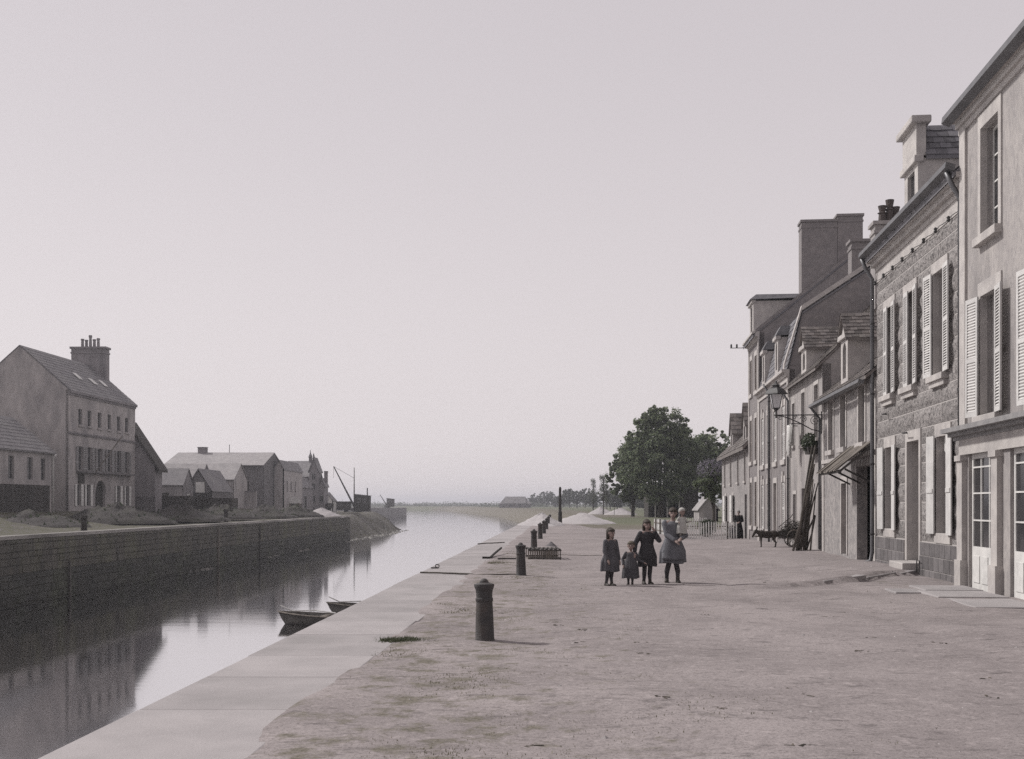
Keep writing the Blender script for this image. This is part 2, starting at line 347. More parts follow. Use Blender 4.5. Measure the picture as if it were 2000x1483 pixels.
offl = frange(0, 20, .8) + frange(20, 60, 3) + [60, 80, 120, 200, 400, 900, 2000, 5000]
def gL(off, y): return 1.0 * sm(4, 13, off) * (1 - sm(190, 230, y)) + .12 * mnoise.noise(Vector((off * .4, y * .3, 3)))* sm(1, 3, off)
def rowsL(y):
    if y <= 160: return [(xl(y) - .75 - o, gL(o, y) - (.02 if o == 0 else 0)) for o in offl]
    e = lerp_tab(SH_L, y)
    if 419 < y < 472: return [(e - o, 0.0 if o > .5 else -.02) for o in offl]
    return [(e - o, min(gL(o, y), prof(o + .01, 7.5)) + (.5 * mnoise.noise(Vector((o * .5, y * .25, 9))) * sm(.5, 2, o) * (1 - sm(7, 9, o)) if y < 260 else 0)) for o in offl]
ysL = frange(20, 160, 1.5) + [160, 160.02] + frange(161.5, 262, 2.5) + frange(262, 419, 12) + [419, 419.02, 420, 440, 470, 471, 471.02, 475, 500, 560, 640, 700, 800, 900, 930, 960]
sheet('far_bank_ground', ysL, rowsL, G_MATL, lambda x, y: .55 if y < 160 else (.5 if y < 300 else .9), 'dark earthy ground of the opposite bank')

# right quay: wall and coping slabs
def quad_strip(mbx, xf0, xf1, y0, y1, z0, z1):
    mbx.hexa([(xf0(y0), y0, z0), (xf1(y0), y0, z0), (xf1(y1), y1, z0), (xf0(y1), y1, z0), (xf0(y0), y0, z1), (xf1(y0), y0, z1), (xf1(y1), y1, z1), (xf0(y1), y1, z1)])
b = MB(); quad_strip(b, lambda y: xq(y) + .04, lambda y: xq(y) + 1.3, -8, 97, -5, -.36)
qw = tag(b.build('quay_wall', S_QUAY), 'stone quay wall under the pale coping along the near bank', 'quay wall')
y = -8.0; i = 0
while y < 96.8:
    l = random.uniform(1.3, 2.2) if y < 40 else random.uniform(2.5, 4)
    y2 = min(97, y + l); b = MB(); dz = random.uniform(-.006, .006)
    wdt = 1.38 + random.uniform(-.03, .03); e0 = random.uniform(-.012, .012)
    quad_strip(b, lambda v: xq(v) + e0, lambda v: xq(v) + wdt, y + .0035, y2 - .0035, -.35, .004 + dz * .5)
    b.build('coping_stone', S_COPE, qw, bevel=.014); y = y2

# left quay wall with coping and timber fenders
b = MB(); quad_strip(b, lambda y: xl(y) - .8, lambda y: xl(y), 20, 160, -5, -.16)
lw = tag(b.build('quay_wall', S_QUAY), 'tall dark mossy quay wall across the canal', 'quay wall')
b = MB(); quad_strip(b, lambda y: xl(y) - .8, lambda y: xl(y) + .05, 20, 160, -.158, .03); b.build('coping', mat('left_coping', (.30, .275, .268), (.10, .092, .088), .12, .9, .3, 8), lw)
for yy, z1, m_ in ((64.2, -1.6, S_DARKW), (94, -.3, S_WOOD), (108, -.3, S_DARKW)):
    b = MB(); b.box(xl(yy) - .02, xl(yy) + .16, yy - .1, yy + .1, WZ - .5, z1); b.build('timber_fender', m_, lw)
# facing stones of the far wall, dark weed below the tide mark
S_WEED = mat('weedy_stone', (.04, .038, .034), (.026, .026, .024), 1.2, .8, .7, 6, stain=(.055, .06, .035), ssc=.3, samt=.6, var='island', vamt=.3)
for lo, hi, m_ in ((WZ - .4, -1.95, S_WEED), (-1.95, -.16, S_QUAY)):
    b = MB(); z = lo; row = 0
    while z < hi - .05:
        z1 = min(hi, z + random.uniform(.3, .5)); y = 30.0 - (.5 if row % 2 else 0); row += 1
        while y < 160:
            y1 = min(160, y + random.uniform(.7, 1.5)); p_ = random.uniform(.03, .065); e0, e1 = xl(y), xl(y1)
            b.hexa([(e0 - .02, y + .012, z + .012), (e0 + p_, y + .03, z + .03), (e1 + p_, y1 - .03, z + .03), (e1 - .02, y1 - .012, z + .012), (e0 - .02, y + .012, z1 - .012), (e0 + p_, y + .03, z1 - .03), (e1 + p_, y1 - .03, z1 - .03), (e1 - .02, y1 - .012, z1 - .012)]); y = y1
        z = z1
    b.build('facing_stones', m_, lw, kind='stuff')
# pier head further down
b = MB(); b.box(-110, -44.4, 418.5, 474, -6, .25)
tag(b.build('pier', mat('pier_stone', (.16, .148, .15), (.11, .10, .105), .3, .9, .4, 2)), 'low stone pier head beyond the crane at the channel mouth', 'pier')

# ------------------------------------------------------------------ building kit
def plate_obj(name, m, parent, x0, x1, z0, z1, ops, y0, y1, **k):
    b = MB(); b.plate(x0, x1, z0, z1, ops, y0, y1); return b.build(name, m, parent, weld=True, **k)

def slates(A, B, C, D, course, wid, th=.018, jit=.012):
    """courses of slates over a roof slope; A-B the eave, D-C the ridge"""
    A, B, C, D = map(Vector, (A, B, C, D)); m = MB(); nrm = (B - A).cross(D - A).normalized()
    if nrm.z < 0: nrm = -nrm
    rows = max(1, int(((D - A).length) / course))
    for r in range(rows):
        t0, t1 = r / rows, min(1, (r + 1.25) / rows)
        l0, r0 = A.lerp(D, t0), B.lerp(C, t0); l1, r1 = A.lerp(D, t1), B.lerp(C, t1)
        n = max(1, int((r0 - l0).length / wid)); sh = .5 if r % 2 else 0
        for k in range(n + (1 if sh else 0)):
            a = max(0, (k - sh) / n) ; e = min(1, (k + 1 - sh) / n)
            if e - a < 1e-3: continue
            g = .003 / max(.01, (r0 - l0).length); a += g; e -= g
            dz = random.uniform(0, jit); j = random.uniform(-jit, jit)
            p0, p1 = l0.lerp(r0, a), l0.lerp(r0, e); p2, p3 = l1.lerp(r1, e), l1.lerp(r1, a)
            dn = (l1 - l0).normalized() * j; up = nrm * (th * 1.6 + dz); lo = nrm * (th * .5)
            m.add([p0 + dn + up, p1 + dn + up, p2 + lo, p3 + lo, p0 + dn, p1 + dn], [(0, 1, 2, 3), (0, 4, 5, 1)])
    m.raw = True
    return m

def house(name, label, cat, loc, rz, L, prof_, ops, wm, rm, base=-.5, ov=.3, dep=.22, slate=None, side_ov=.04, wall_top=None, group=None, roof_th=.09):
    """prof_: roof profile (y, z) from the front eave over the ridge to the back eave; local x runs left to right along the front, y into the house"""
    h = empty(name, loc, rz, label, cat, group)
    D = prof_[-1][0]; ze = prof_[0][1]; zb = prof_[-1][1]
    b = MB(); b.plate(0, L, base, ze, ops, 0, dep, back=False)
    ys = [0, D]
    for x in (0, L):
        b.poly([(x, 0, base)] + [(x, y, z) for y, z in prof_] + [(x, D, base)])
    b.poly([(0, D, base), (L, D, base), (L, D, zb), (0, D, zb)])
    wl = b.build('wall', wm, h, weld=True)
    # the profile, carried out past the wall at both eaves
    pr = [Vector((0, y, z)) for y, z in prof_]
    d0 = (pr[0] - pr[1]).normalized(); d1 = (pr[-1] - pr[-2]).normalized()
    pr[0] = pr[0] + d0 * ov; pr[-1] = pr[-1] + d1 * ov
    b = MB(); n = len(pr); th = roof_th
    vs = []
    for x in (-side_ov, L + side_ov):
        for p in pr: vs.append((x, p.y, p.z + .01))
        for p in pr: vs.append((x, p.y, p.z + .01 + th))
    m = 2 * n; fs = []
    for i in range(n - 1):
        fs += [(n + i, n + i + 1, m + n + i + 1, m + n + i), (i, m + i, m + i + 1, i + 1), (i, i + 1, n + i + 1, n + i), (m + i, m + n + i, m + n + i + 1, m + i + 1)]
    fs += [(0, n, m + n, m), (n - 1, m + n - 1, m + 2 * n - 1, 2 * n - 1)]
    b.add(vs, fs); rf = b.build('roof', rm, h)
    if slate:
        for i in range(n - 1):
            if pr[i + 1].z <= pr[i].z: break
            a, c = pr[i] + Vector((0, 0, th + .012)), pr[i + 1] + Vector((0, 0, th + .012)); e0, e1 = Vector((-side_ov, 0, 0)), Vector((L + side_ov, 0, 0))
            slates(a + e0, a + e1, c + e1, c + e0, slate[0], slate[1]).build('roof_slates', rm, rf, kind='stuff')
    h['_roof'] = rf.name
    return h

def window(h, a, b_, za, zb, y=0, dep=.14, fm=None, bars=(2, 3), sur=None, sw=.16, lint=.24, sill=None, sill_h=.12, sill_out=.1, pane=None, proud=.03, curtain=False):
    fm = fm or S_GREYP; nx, nz = bars; fr = .055; bw = .028
    ops = []; W = (b_ - a - 2 * fr - (nx - 1) * bw) / nx; H = (zb - za - 2 * fr - (nz - 1) * bw) / nz
    for i in range(nx):
        for k in range(nz): ops.append((a + fr + i * (W + bw), a + fr + i * (W + bw) + W, za + fr + k * (H + bw), za + fr + k * (H + bw) + H))
    wn = plate_obj('window', fm, h, a - .01, b_ + .01, za - .01, zb + .01, ops, y + dep, y + dep + .05)
    for i in range(nx):
        q = MB(); q.box(a + fr + i * (W + bw) - .005, a + fr + i * (W + bw) + W + .005, y + dep + .02, y + dep + .028, za + fr, zb - fr); q.build('pane', pane or S_GLASS, wn)
    if curtain:
        for sx in (0, 1):
            q = MB(); n = 10; x0 = a + .04 if sx == 0 else b_ - .04 - (b_ - a) * .3; ww = (b_ - a) * .3
            pts = [(x0 + ww * k / n, y + dep + .10 + .03 * math.sin(k * 2.2)) for k in range(n + 1)]
            for k in range(n): q.poly([(*pts[k], za), (*pts[k + 1], za), (*pts[k + 1], zb), (*pts[k], zb)])
            q.build('curtain', S_CURT, wn, weld=True)
    if sur:
        q = MB(); q.extr([(a - sw, y - proud, za), (a - sw, y - proud, zb + lint), (b_ + sw, y - proud, zb + lint), (b_ + sw, y - proud, za), (b_ - .002, y - proud, za), (b_ - .002, y - proud, zb - .002), (a + .002, y - proud, zb - .002), (a + .002, y - proud, za)], (0, proud + .1, 0))
        q.build('surround', sur, wn)
    if sill:
        q = MB(); q.box(a - sw, b_ + sw, y - sill_out, y + dep, za - sill_h, za - .002); q.build('sill', sill, wn, bevel=.01)
    return wn

def shutter(h, hinge, side, za, zb, wd, phi=0, louvre=True, m=None, y=-.045, th=.03, slat=.055):
    """side -1: left leaf, +1: right leaf; phi 0 lies open on the wall, 180 closed"""
    m = m or S_SHUT; x0, x1 = (-wd, 0) if side < 0 else (0, wd); H = zb - za; st = .07
    ops = [(x0 + st, x1 - st, .09, H * .46), (x0 + st, x1 - st, H * .46 + .08, H - .09)] if louvre else []
    s = plate_obj('shutter', m, h, x0, x1, 0, H, ops, -th / 2, th / 2, loc=(hinge, y, za), rot=(0, random.uniform(-.008, .008), R(phi + random.uniform(-2, 2)) * (1 if side < 0 else -1)))
    if louvre:
        b = MB()
        for o in ops:
            n = max(3, int((o[3] - o[2]) / slat))
            for k in range(n):
                z = o[2] + (k + .5) * (o[3] - o[2]) / n; dz = slat * .38
                b.hexa([(o[0], -.012, z - dz), (o[1], -.012, z - dz), (o[1], .014, z + dz - .008), (o[0], .014, z + dz - .008), (o[0], -.012, z - dz + .008), (o[1], -.012, z - dz + .008), (o[1], .014, z + dz), (o[0], .014, z + dz)])
        b.build('louvres', m, s, kind='stuff')
    else:
        b = MB()
        for zz in (.2, H - .32): b.box(x0 + .04, x1 - .04, -th / 2 - .018, -th / 2 - .001, zz, zz + .1); 
        b = MB(); b.box(x0 + .04, x1 - .04, -th / 2 - .018, -th / 2 - .001, H * .42, H * .42 + .09); b.build('batten', m, s)
    return s

def door(h, a, b_, za, zb, dep=.3, m=None, transom=None, sur=None, sw=.16, lint=.24, panels=((.1, .42), (.5, .92)), y=0):
    m = m or S_BROWN; top = transom or zb
    d = MB(); d.box(a + .02, b_ - .02, y + dep, y + dep + .06, za, top - .02); d = d.build('door', m, h)
    H = top - za
    for lo, hi in panels:
        q = MB(); q.box(a + .16, b_ - .16, y + dep - .015, y + dep - .001, za + H * lo, za + H * hi); q.build('panel', m, d, bevel=.01)
    q = MB(); q.ball((b_ - .1, y + dep - .05, za + 1.02), .03); q.build('handle', S_IRON, d, smooth=True)
    if transom:
        q = MB(); q.box(a, b_, y + dep - .06, y + dep + .07, transom - .018, transom + .06); q.build('transom_bar', S_PALE, d)
        q = MB(); q.box(a + .03, b_ - .03, y + dep + .02, y + dep + .03, transom + .062, zb); q.build('pane', S_GLASS, d)
    if sur:
        q = MB(); p = .03; q.extr([(a - sw, y - p, za), (a - sw, y - p, zb + lint), (b_ + sw, y - p, zb + lint), (b_ + sw, y - p, za), (b_ - .002, y - p, za), (b_ - .002, y - p, zb - .002), (a + .002, y - p, zb - .002), (a + .002, y - p, za)], (0, p + .1, 0))
        q.build('surround', sur, d)
    return d

def pipe(h, pts, r=.05, m=None, name='downpipe', brackets=True):
    b = MB(); b.tube(pts, r, 10); o = b.build(name, m or S_ZINC, h, smooth=True)
    if brackets:
        zs = [p[2] for p in pts]; x, y = pts[len(pts) // 2][:2]; z = min(zs) + .8
        while z < max(zs) - .5:
            q = MB(); q.lathe([(r * 1.05, z - .025), (r * 1.25, z - .02), (r * 1.25, z + .02), (r * 1.05, z + .025)], 10, (x, y)); q.build('bracket', S_IRON, o); z += 1.9
    return o

def chimney(parent, x0, x1, y0, y1, z0, z1, m, pots=0, cap=.12, ov=.08, along='x', shaft=True):
    b = MB(); b.box(x0, x1, y0, y1, z0, z1); c = b.build('chimney', m, parent)
    b = MB(); b.box(x0 - ov * .5, x1 + ov * .5, y0 - ov * .5, y1 + ov * .5, z1 - cap * 2.4, z1 - cap * 1.6); b.build('band', m, c)
    b = MB(); b.box(x0 - ov, x1 + ov, y0 - ov, y1 + ov, z1 + .001, z1 + cap); b.build('cap', m, c)
    for i in range(pots):
        f = (i + .5) / pots; px = x0 + (x1 - x0) * f if along == 'x' else (x0 + x1) / 2; py = (y0 + y1) / 2 if along == 'x' else y0 + (y1 - y0) * f
        hh = random.uniform(.45, .75); q = MB(); q.lathe([(.13, z1 + cap), (.12, z1 + cap + hh * .8), (.15, z1 + cap + hh * .85), (.14, z1 + cap + hh)], 12, (px, py)); q.build('chimney_pot', S_POT, c, smooth=False)
    return c

def dormer(h, a, b_, z0, ze, zr, depth, wm, rm, y=-.02, arch=True, ov=.12, flat=False, win=None, tiles=None, cornice=True, wall_t=.14, ry=-.1):
    """a stone dormer standing on the eave: front at y, gable (or flat) roof running back into the slope"""
    mid = (a + b_) / 2; win = win or (a + (b_ - a) * .26, b_ - (b_ - a) * .26, z0 + .35, ze - .2)
    q = MB(); q.plate(a, b_, z0, ze, [win], y, y + wall_t)
    q.poly([(a, y + wall_t, z0), (a, y + depth, z0), (a, y + depth, ze), (a, y + wall_t, ze)]); q.poly([(b_, y + wall_t, z0), (b_, y + depth, z0), (b_, y + depth, ze), (b_, y + wall_t, ze)])
    if not flat:
        q.poly([(a, y, ze), (b_, y, ze), (mid, y, zr - .04)])
    d = q.build('dormer', wm, h, weld=True)
    q = MB(); q.box(win[0] - .005, win[1] + .005, y + .09, y + .1, win[2], win[3]); q.build('pane', S_GLASS, d)
    if arch:
        r = (win[1] - win[0]) / 2; n = 10
        for sd in (-1, 1):
            pts = [(mid + sd * r, y + .004, win[3])] + [(mid + sd * r * math.cos(math.pi / 2 * k / n), y + .004, win[3] - r + r * math.sin(math.pi / 2 * k / n)) for k in range(n + 1)]
            q = MB(); q.extr(pts, (0, .08, 0)); q.build('arch_stone', wm, d)
    if cornice:
        q = MB(); q.box(a - .08, b_ + .08, y - .1, y + .12, ze - .1, ze + .06); q.build('cornice', wm, d, bevel=.02)
    if flat:
        q = MB(); q.hexa([(a - ov, y - ov, ze + .06), (b_ + ov, y - ov, ze + .06), (b_ + ov, y + depth, ze + .12), (a - ov, y + depth, ze + .12), (a + .05, y + .15, zr), (b_ - .05, y + .15, zr), (b_ - .05, y + depth, zr), (a + .05, y + depth, zr)]); q.build('dormer_roof', rm, d)
    else:
        q = MB(); t = .08; zo = ze + .04 - ov * (zr - ze) / (mid - a)
        q.extr([(a - ov, y + ry, zo), (mid, y + ry, zr), (b_ + ov, y + ry, zo), (b_ + ov, y + ry, zo + t), (mid, y + ry, zr + t), (a - ov, y + ry, zo + t)], (0, depth - ry, 0)); rf = q.build('dormer_roof', rm, d)
        if tiles:
            for sd in (a - ov, b_ + ov):
                slates((sd, y + ry - .02, zo + t), (sd, y + depth, zo + t), (mid, y + depth, zr + t), (mid, y + ry - .02, zr + t), tiles[0], tiles[1], th=.012, jit=.016).build('dormer_slates', rm, d, kind='stuff')
    return d

def cornice(h, L, y, z, steps, m, x0=0, name='cornice'):
    """a moulding along the front: steps (projection, height) from below"""
    pts = [(y, z)]; zz = z
    for pj, hh in steps: pts += [(y - pj, zz), (y - pj, zz + hh)]; zz += hh
    pts.append((y + .02, zz)); pts[0] = (y + .02, z)
    b = MB(); b.extr([(x0, p[0], p[1]) for p in pts], (L, 0, 0)); return b.build(name, m, h)

# ------------------------------------------------------------------ the street front on the right: one line of facades
K0, K1 = 6.90, .0977; CS = math.sqrt(1 + K1 * K1); RZ = math.atan2(-1, -K1)
def YR(px): return K0 / ((px - CX) / F - K1)
def ZR(px, py): return EYE + (HY - py) / F * YR(px)
def fpt(Y, out=0, z=0): return Vector((K0 + K1 * Y - out / CS, Y + out * K1 / CS, z))
class Row:
    def __init__(s, Yf, Yn): s.Yf, s.Yn = Yf, Yn; s.L = (Yf - Yn) * CS; s.loc = fpt(Yf)
    def s_(s, px): return (s.Yf - YR(px)) * CS
    def y_(s, Y): return (s.Yf - Y) * CS

# --- house B: flint front with white shutters
rB = Row(30.5, 22.4); L = rB.L
WU = [(rB.y_(29.0), .95), (rB.y_(26.9), .98), (rB.y_(24.4), .95)]
opsU = [(c - w_ / 2, c + w_ / 2, 4.46, 6.72) for c, w_ in WU]
g1, g2, dr = rB.y_(28.95), rB.y_(24.15), rB.y_(26.65)
opsG = [(g1 - .45, g1 + .45, 1.02, 3.12), (g2 - .45, g2 + .45, 1.02, 3.12)]
opD = (dr - .55, dr + .55, .3, 3.15)
opsB = opsU + opsG + [opD]
HB = house('stone_house', 'two-storey house of rough dark stone with white louvred shutters beside the shopfront', 'house', rB.loc, RZ, L,
           [(0, 8.42), (3.6, 11.6), (7.2, 8.42)], opsB, S_MORTAR, S_SLATE, ov=.42, dep=.3, slate=(.22, .26))
cornice(HB, L + .1, -.0, 7.92, [(.05, .12), (.16, .12), (.26, .1)], S_PALE, -.05)
b = MB(); b.box(-.05, L + .02, -.02, 0, 7.62, 7.92); b.build('frieze', S_PALE, HB)
b = MB(); b.extr([(-.08, -.48, 8.34), (-.08, -.30, 8.27), (-.08, -.27, 8.40), (-.08, -.46, 8.46)], (L + .14, 0, 0)); b.build('gutter', S_ZINC, HB)
# flint courses, one block at a time, round the openings
cs = [.80, 1.25, 1.70, 2.15, 2.60, 3.02, 3.40, 3.84, 4.22, 4.66, 5.12, 5.58, 6.04, 6.50, 6.98, 7.32, 7.62]
blocked = [(o[0] - .17, o[1] + .17, o[2] - .26, o[3] + .26) for o in opsU] + [(o[0] - .17, o[1] + .17, o[2] - .22, o[3] + .28) for o in opsG] + [(opD[0] - .17, opD[1] + .17, 0, opD[3] + .27)]
def rock(h, a, e, z0, z1, m, name='stone_block', depth=.035, cell=.11, amp=.03, y=0):
    nx = max(2, int((e - a) / cell)); nz = max(2, int((z1 - z0) / cell)); b = MB(); vs = []; fs = []; sd = random.uniform(0, 99)
    for k in range(nz + 1):
        for i in range(nx + 1):
            x = a + (e - a) * i / nx; z = z0 + (z1 - z0) * k / nz; edge = i in (0, nx) or k in (0, nz)
            d = depth * .2 if edge else depth + amp * mnoise.noise(Vector((x * 5.3 + sd, z * 5.3, sd)))+ amp * .7 * random.uniform(-.5, .5)
            vs.append((x, y - d, z))
    for k in range(nz):
        for i in range(nx): fs.append((k * (nx + 1) + i, k * (nx + 1) + i + 1, (k + 1) * (nx + 1) + i + 1, (k + 1) * (nx + 1) + i))
    # sides back to the wall
    ring = [i for i in range(nx + 1)] + [(k + 1) * (nx + 1) - 1 for k in range(1, nz + 1)] + [nz * (nx + 1) + i for i in range(nx - 1, -1, -1)] + [k * (nx + 1) for k in range(nz - 1, 0, -1)]
    n0 = len(vs)
    for i in ring: vs.append((vs[i][0], y + .02, vs[i][2]))
    for j in range(len(ring)): fs.append((ring[j], n0 + j, n0 + (j + 1) % len(ring), ring[(j + 1) % len(ring)]))
    b.add(vs, fs); return b.build(name, m, h)
for z0, z1 in zip(cs, cs[1:]):
    cuts = [(.0, .0), (L, L)]
    zc0, zc1 = z0 + .05, z1 - .05
    iv = [(o[0], o[1]) for o in blocked if o[2] < zc1 and o[3] > zc0]
    iv.sort(); cur = .02
    spans = []
    for a, e in iv:
        if a - cur > .08: spans.append((cur, a))
        cur = max(cur, e)
    if L - .02 - cur > .08: spans.append((cur, L - .02))
    for a, e in spans:
        # where an opening covers only part of the course height the block keeps clear of it
        n = max(1, round((e - a) / 1.9)); xs = [a] + sorted(a + (e - a) * (i + random.uniform(-.12, .12)) / n for i in range(1, n)) + [e]
        for q0, q1 in zip(xs, xs[1:]): rock(HB, q0 + .014, q1 - .014, z0 + .016, z1 - .016, S_ROUGH)
# plinth of squared blocks
pz = [-.12, .17, .48, .79]
for k in range(3):
    x = .02 - (.2 if k % 2 else 0)
    while x < L - .05:
        x2 = x + .42 + random.uniform(-.03, .03); a, e = max(.02, x), min(L - .02, x2); x = x2
        for p, q in (((a, min(e, opD[0] - .16)), None), ((max(a, opD[1] + .16), e), None)):
            if p[1] - p[0] > .06:
                b = MB(); b.box(p[0] + .008, p[1] - .008, -.06, .01, pz[k] + .008, pz[k + 1] - .008); b.build('plinth_block', S_PLINTH, HB, bevel=.008)
b = MB(); b.box(0, opD[0] - .155, -.045, 0, -.2, .79); b.build('plinth_bed', S_MORTAR, HB)
b = MB(); b.box(opD[1] + .155, L, -.045, 0, -.2, .79); b.build('plinth_bed', S_MORTAR, HB)
for i, o in enumerate(opsU):
    window(HB, *o, dep=.2, fm=S_GREYP, bars=(2, 3), sur=S_PALE, sw=.15, lint=.24, sill=S_PALE, sill_h=.14, sill_out=.16, proud=.035, curtain=i == 2)
    b = MB(); b.box(o[0] - .1, o[1] + .1, -.1, .0, o[2] - .26, o[2] - .142); b.build('sill_bracket', S_PALE, HB)
    shutter(HB, o[0], -1, o[2] + .01, o[3] + .02, .5, 178 if i < 2 else 4, y=-.07 if i == 2 else -.055)
    shutter(HB, o[1], 1, o[2] + .01, o[3] + .02, .5, 5, y=-.08)
for i, o in enumerate(opsG):
    window(HB, *o, dep=.22, fm=S_GREYP, bars=(2, 4), sur=S_PALE, sw=.15, lint=.26, sill=S_PALE, sill_h=.22, sill_out=.05, proud=.035, curtain=i == 0)
    shutter(HB, o[0] - .02, -1, o[2] - .02, o[3] + .02, .46, 6, louvre=False, y=-.08)
    shutter(HB, o[1] + .02, 1, o[2] - .02, o[3] + .02, .46, 4, louvre=False, y=-.08)
o = opsG[1]
b = MB(); pts = [(o[0], o[3])]; n = 12
b.extr([(o[0] + .02, .12, 3.12), (o[0] + .02, .12, 2.82)] + [(o[0] + .02 + .86 * (k + .5) / n, .12, 2.82 - (.05 if k % 2 else -.0)) for k in range(n)] + [(o[1] - .02, .12, 2.82), (o[1] - .02, .12, 3.12)], (0, .01, 0)); b.build('blind', S_WHITE, HB)
door(HB, *opD, dep=.34, m=S_GREYP, transom=2.62, sur=S_PALE, sw=.15, lint=.26)
b = MB(); b.box(opD[0] - .1, opD[1] + .1, -.42, .3, .0, .29); b.build('doorstep', S_PALE, HB, bevel=.02)
b = MB(); b.tube([(opD[1] + .2, -.12, .1), (opD[1] + .2, -.12, .36), (opD[1] + .42, -.12, .36), (opD[1] + .42, -.12, .1)], .014, 6); b.build('boot_scraper', S_IRON, HB)
# wire on insulators below the eave, and two more insulated hooks on the front
b = MB(); wp = [(.1 + (L - .2) * k / 40, -.09 - .01 * math.sin(k), 7.6 + .02 * math.sin(k * math.pi / 2.5)) for k in range(41)]; b.tube(wp, .009, 5); cb = b.build('cable', S_IRON, HB)
for k in range(9):
    x = .15 + (L - .3) * k / 8; b = MB(); b.lathe([(.02, 7.55), (.045, 7.58), (.03, 7.61), (.045, 7.64), (.02, 7.67)], 8, (x, -.08)); b.build('insulator', S_IRON, cb)
for x, z in ((rB.y_(29.2), 3.98), (rB.y_(27.1), 3.36)):
    b = MB(); b.tube([(x, 0, z), (x, -.16, z), (x + .5, -.17, z - .01)], .016, 6); b.build('shutter_hook', S_IRON, HB)
pipe(HB, [(-.02, -.40, 8.3), (-.02, -.3, 8.05), (-.02, -.12, 7.75), (-.02, -.12, .35), (-.02, -.16, .12), (-.1, -.34, .04)], .055)
pipe(HB, [(L - .12, -.40, 8.3), (L - .12, -.3, 8.05), (L - .12, -.13, 7.75), (L - .12, -.13, 3.15)], .055)
# big stone dormer
da, de = rB.y_(27.6), rB.y_(26.35)
d = dormer(HB, da, de, 8.3, 9.75, 10.62, 3.2, S_PALE, S_SLATE, y=.02, arch=False, win=(da + .3, de - .3, 8.5, 9.55), tiles=(.2, .25), ry=.18, ov=.06)
b = MB(); b.box(da - .02, de + .02, -.02, .2, 9.81, 10.55); b.build('pediment', S_PALE, d)
b = MB(); b.box(da - .14, de + .14, -.16, .3, 10.55, 10.72); b.build('pediment_cap', S_PALE, d, bevel=.03)

# --- house A: shopfront at the right edge
rA = Row(22.4, 15.0); L = rA.L; PR = .14
w1 = (rA.y_(21.15), rA.y_(20.15)); w2 = (rA.y_(18.4), rA.y_(17.4))
opsA = [(a, e, z0, z1) for a, e in (w1, w2) for z0, z1 in ((3.3, 5.55), (6.65, 8.7))]
sh = [(rA.y_(21.95), rA.y_(20.35), .0, 2.62), (rA.y_(19.6), rA.y_(18.0), .0, 2.62)]
HA = house('shop_house', 'tall pale house with panelled shopfront and heavy eaves at the right edge', 'house', fpt(22.4, PR), RZ, L,
           [(0, 9.5), (3.6, 12.6), (7.2, 9.5)], opsA + sh, S_PLAST, S_SLATE, ov=.26, dep=.3, side_ov=.14, slate=(.22, .26))
cornice(HA, L + .15, 0, 9.0, [(.04, .12), (.1, .12), (.2, .12)], S_PALE, -.1)
b = MB(); b.extr([(-.14, -.36, 9.27), (-.14, -.2, 9.2), (-.14, -.18, 9.34), (-.14, -.34, 9.4)], (L + .24, 0, 0)); b.build('gutter', S_ZINC, HA)
b = MB(); b.box(.0, .36, -.05, 0, 3.2, 9.05); b.build('corner_strip', S_PALE, HA)
for o in opsA:
    window(HA, *o, dep=.2, bars=(2, 4), fm=S_WHITE, sur=S_PALE, sw=.15, lint=.26, sill=S_PALE, sill_h=.16, sill_out=.14, curtain=True)
    if o[2] < 4:
        shutter(HA, o[0], -1, o[2], o[3], .5, 6, y=-.08); shutter(HA, o[1], 1, o[2], o[3], .5, 6, y=-.08)
b = MB(); b.box(.0, L, -.03, .0, 4.9 + .0, 4.96); 
cornice(HA, L + .3, 0, 2.92, [(.08, .07), (.2, .07), (.34, .09)], S_GREYP, -.28, 'shop_cornice')
b = MB(); b.box(.0, L, -.06, 0, 2.62, 2.92); b.build('shop_fascia', S_PALE, HA)
for x in (.0, sh[0][1] + .02, sh[1][1] + .02):
    b = MB(); b.box(x, x + .34, -.10, 0, .0, 2.62); pl = b.build('pilaster', S_PALE, HA)
    b = MB(); b.box(x - .03, x + .37, -.14, .0, -.1, .55); b.build('pilaster_base', S_PALE, pl)
    b = MB(); b.box(x - .03, x + .37, -.14, .0, 2.5, 2.61); b.build('pilaster_capital', S_PALE, pl)
for o in sh:
    a, e = o[0] + .0, o[1]; nx = 3; zr_ = [.82, 1.34, 1.86, 2.36, 2.54]; W = (e - a - .14) / nx; po = []
    for i in range(nx):
        for z0, z1 in zip(zr_, zr_[1:]): po.append((a + .07 + i * W + .018, a + .07 + (i + 1) * W - .018, z0 + .015, z1 - .015))
    sf = plate_obj('shop_window', S_WHITE, HA, a, e, .0, 2.62, po, .06, .12)
    for q in po:
        b = MB(); b.box(q[0] - .004, q[1] + .004, .085, .093, q[2] - .004, q[3] + .004); b.build('pane', S_GLASS, sf)
    for i in range(nx):
        b = MB(); b.box(a + .13 + i * W, a + .01 + (i + 1) * W, .045, .059, .14, .66); b.build('panel', S_WHITE, sf, bevel=.01)
    b = MB()
    n = 30
    pts = [(a + .1 + (e - a - .2) * k / n, .3 + .04 * math.sin(k * 1.3)) for k in range(n + 1)]
    for k in range(n): b.poly([(*pts[k], .8), (*pts[k + 1], .8), (*pts[k + 1], 2.5), (*pts[k], 2.5)])
    b.build('curtain', S_CURT, sf, weld=True)

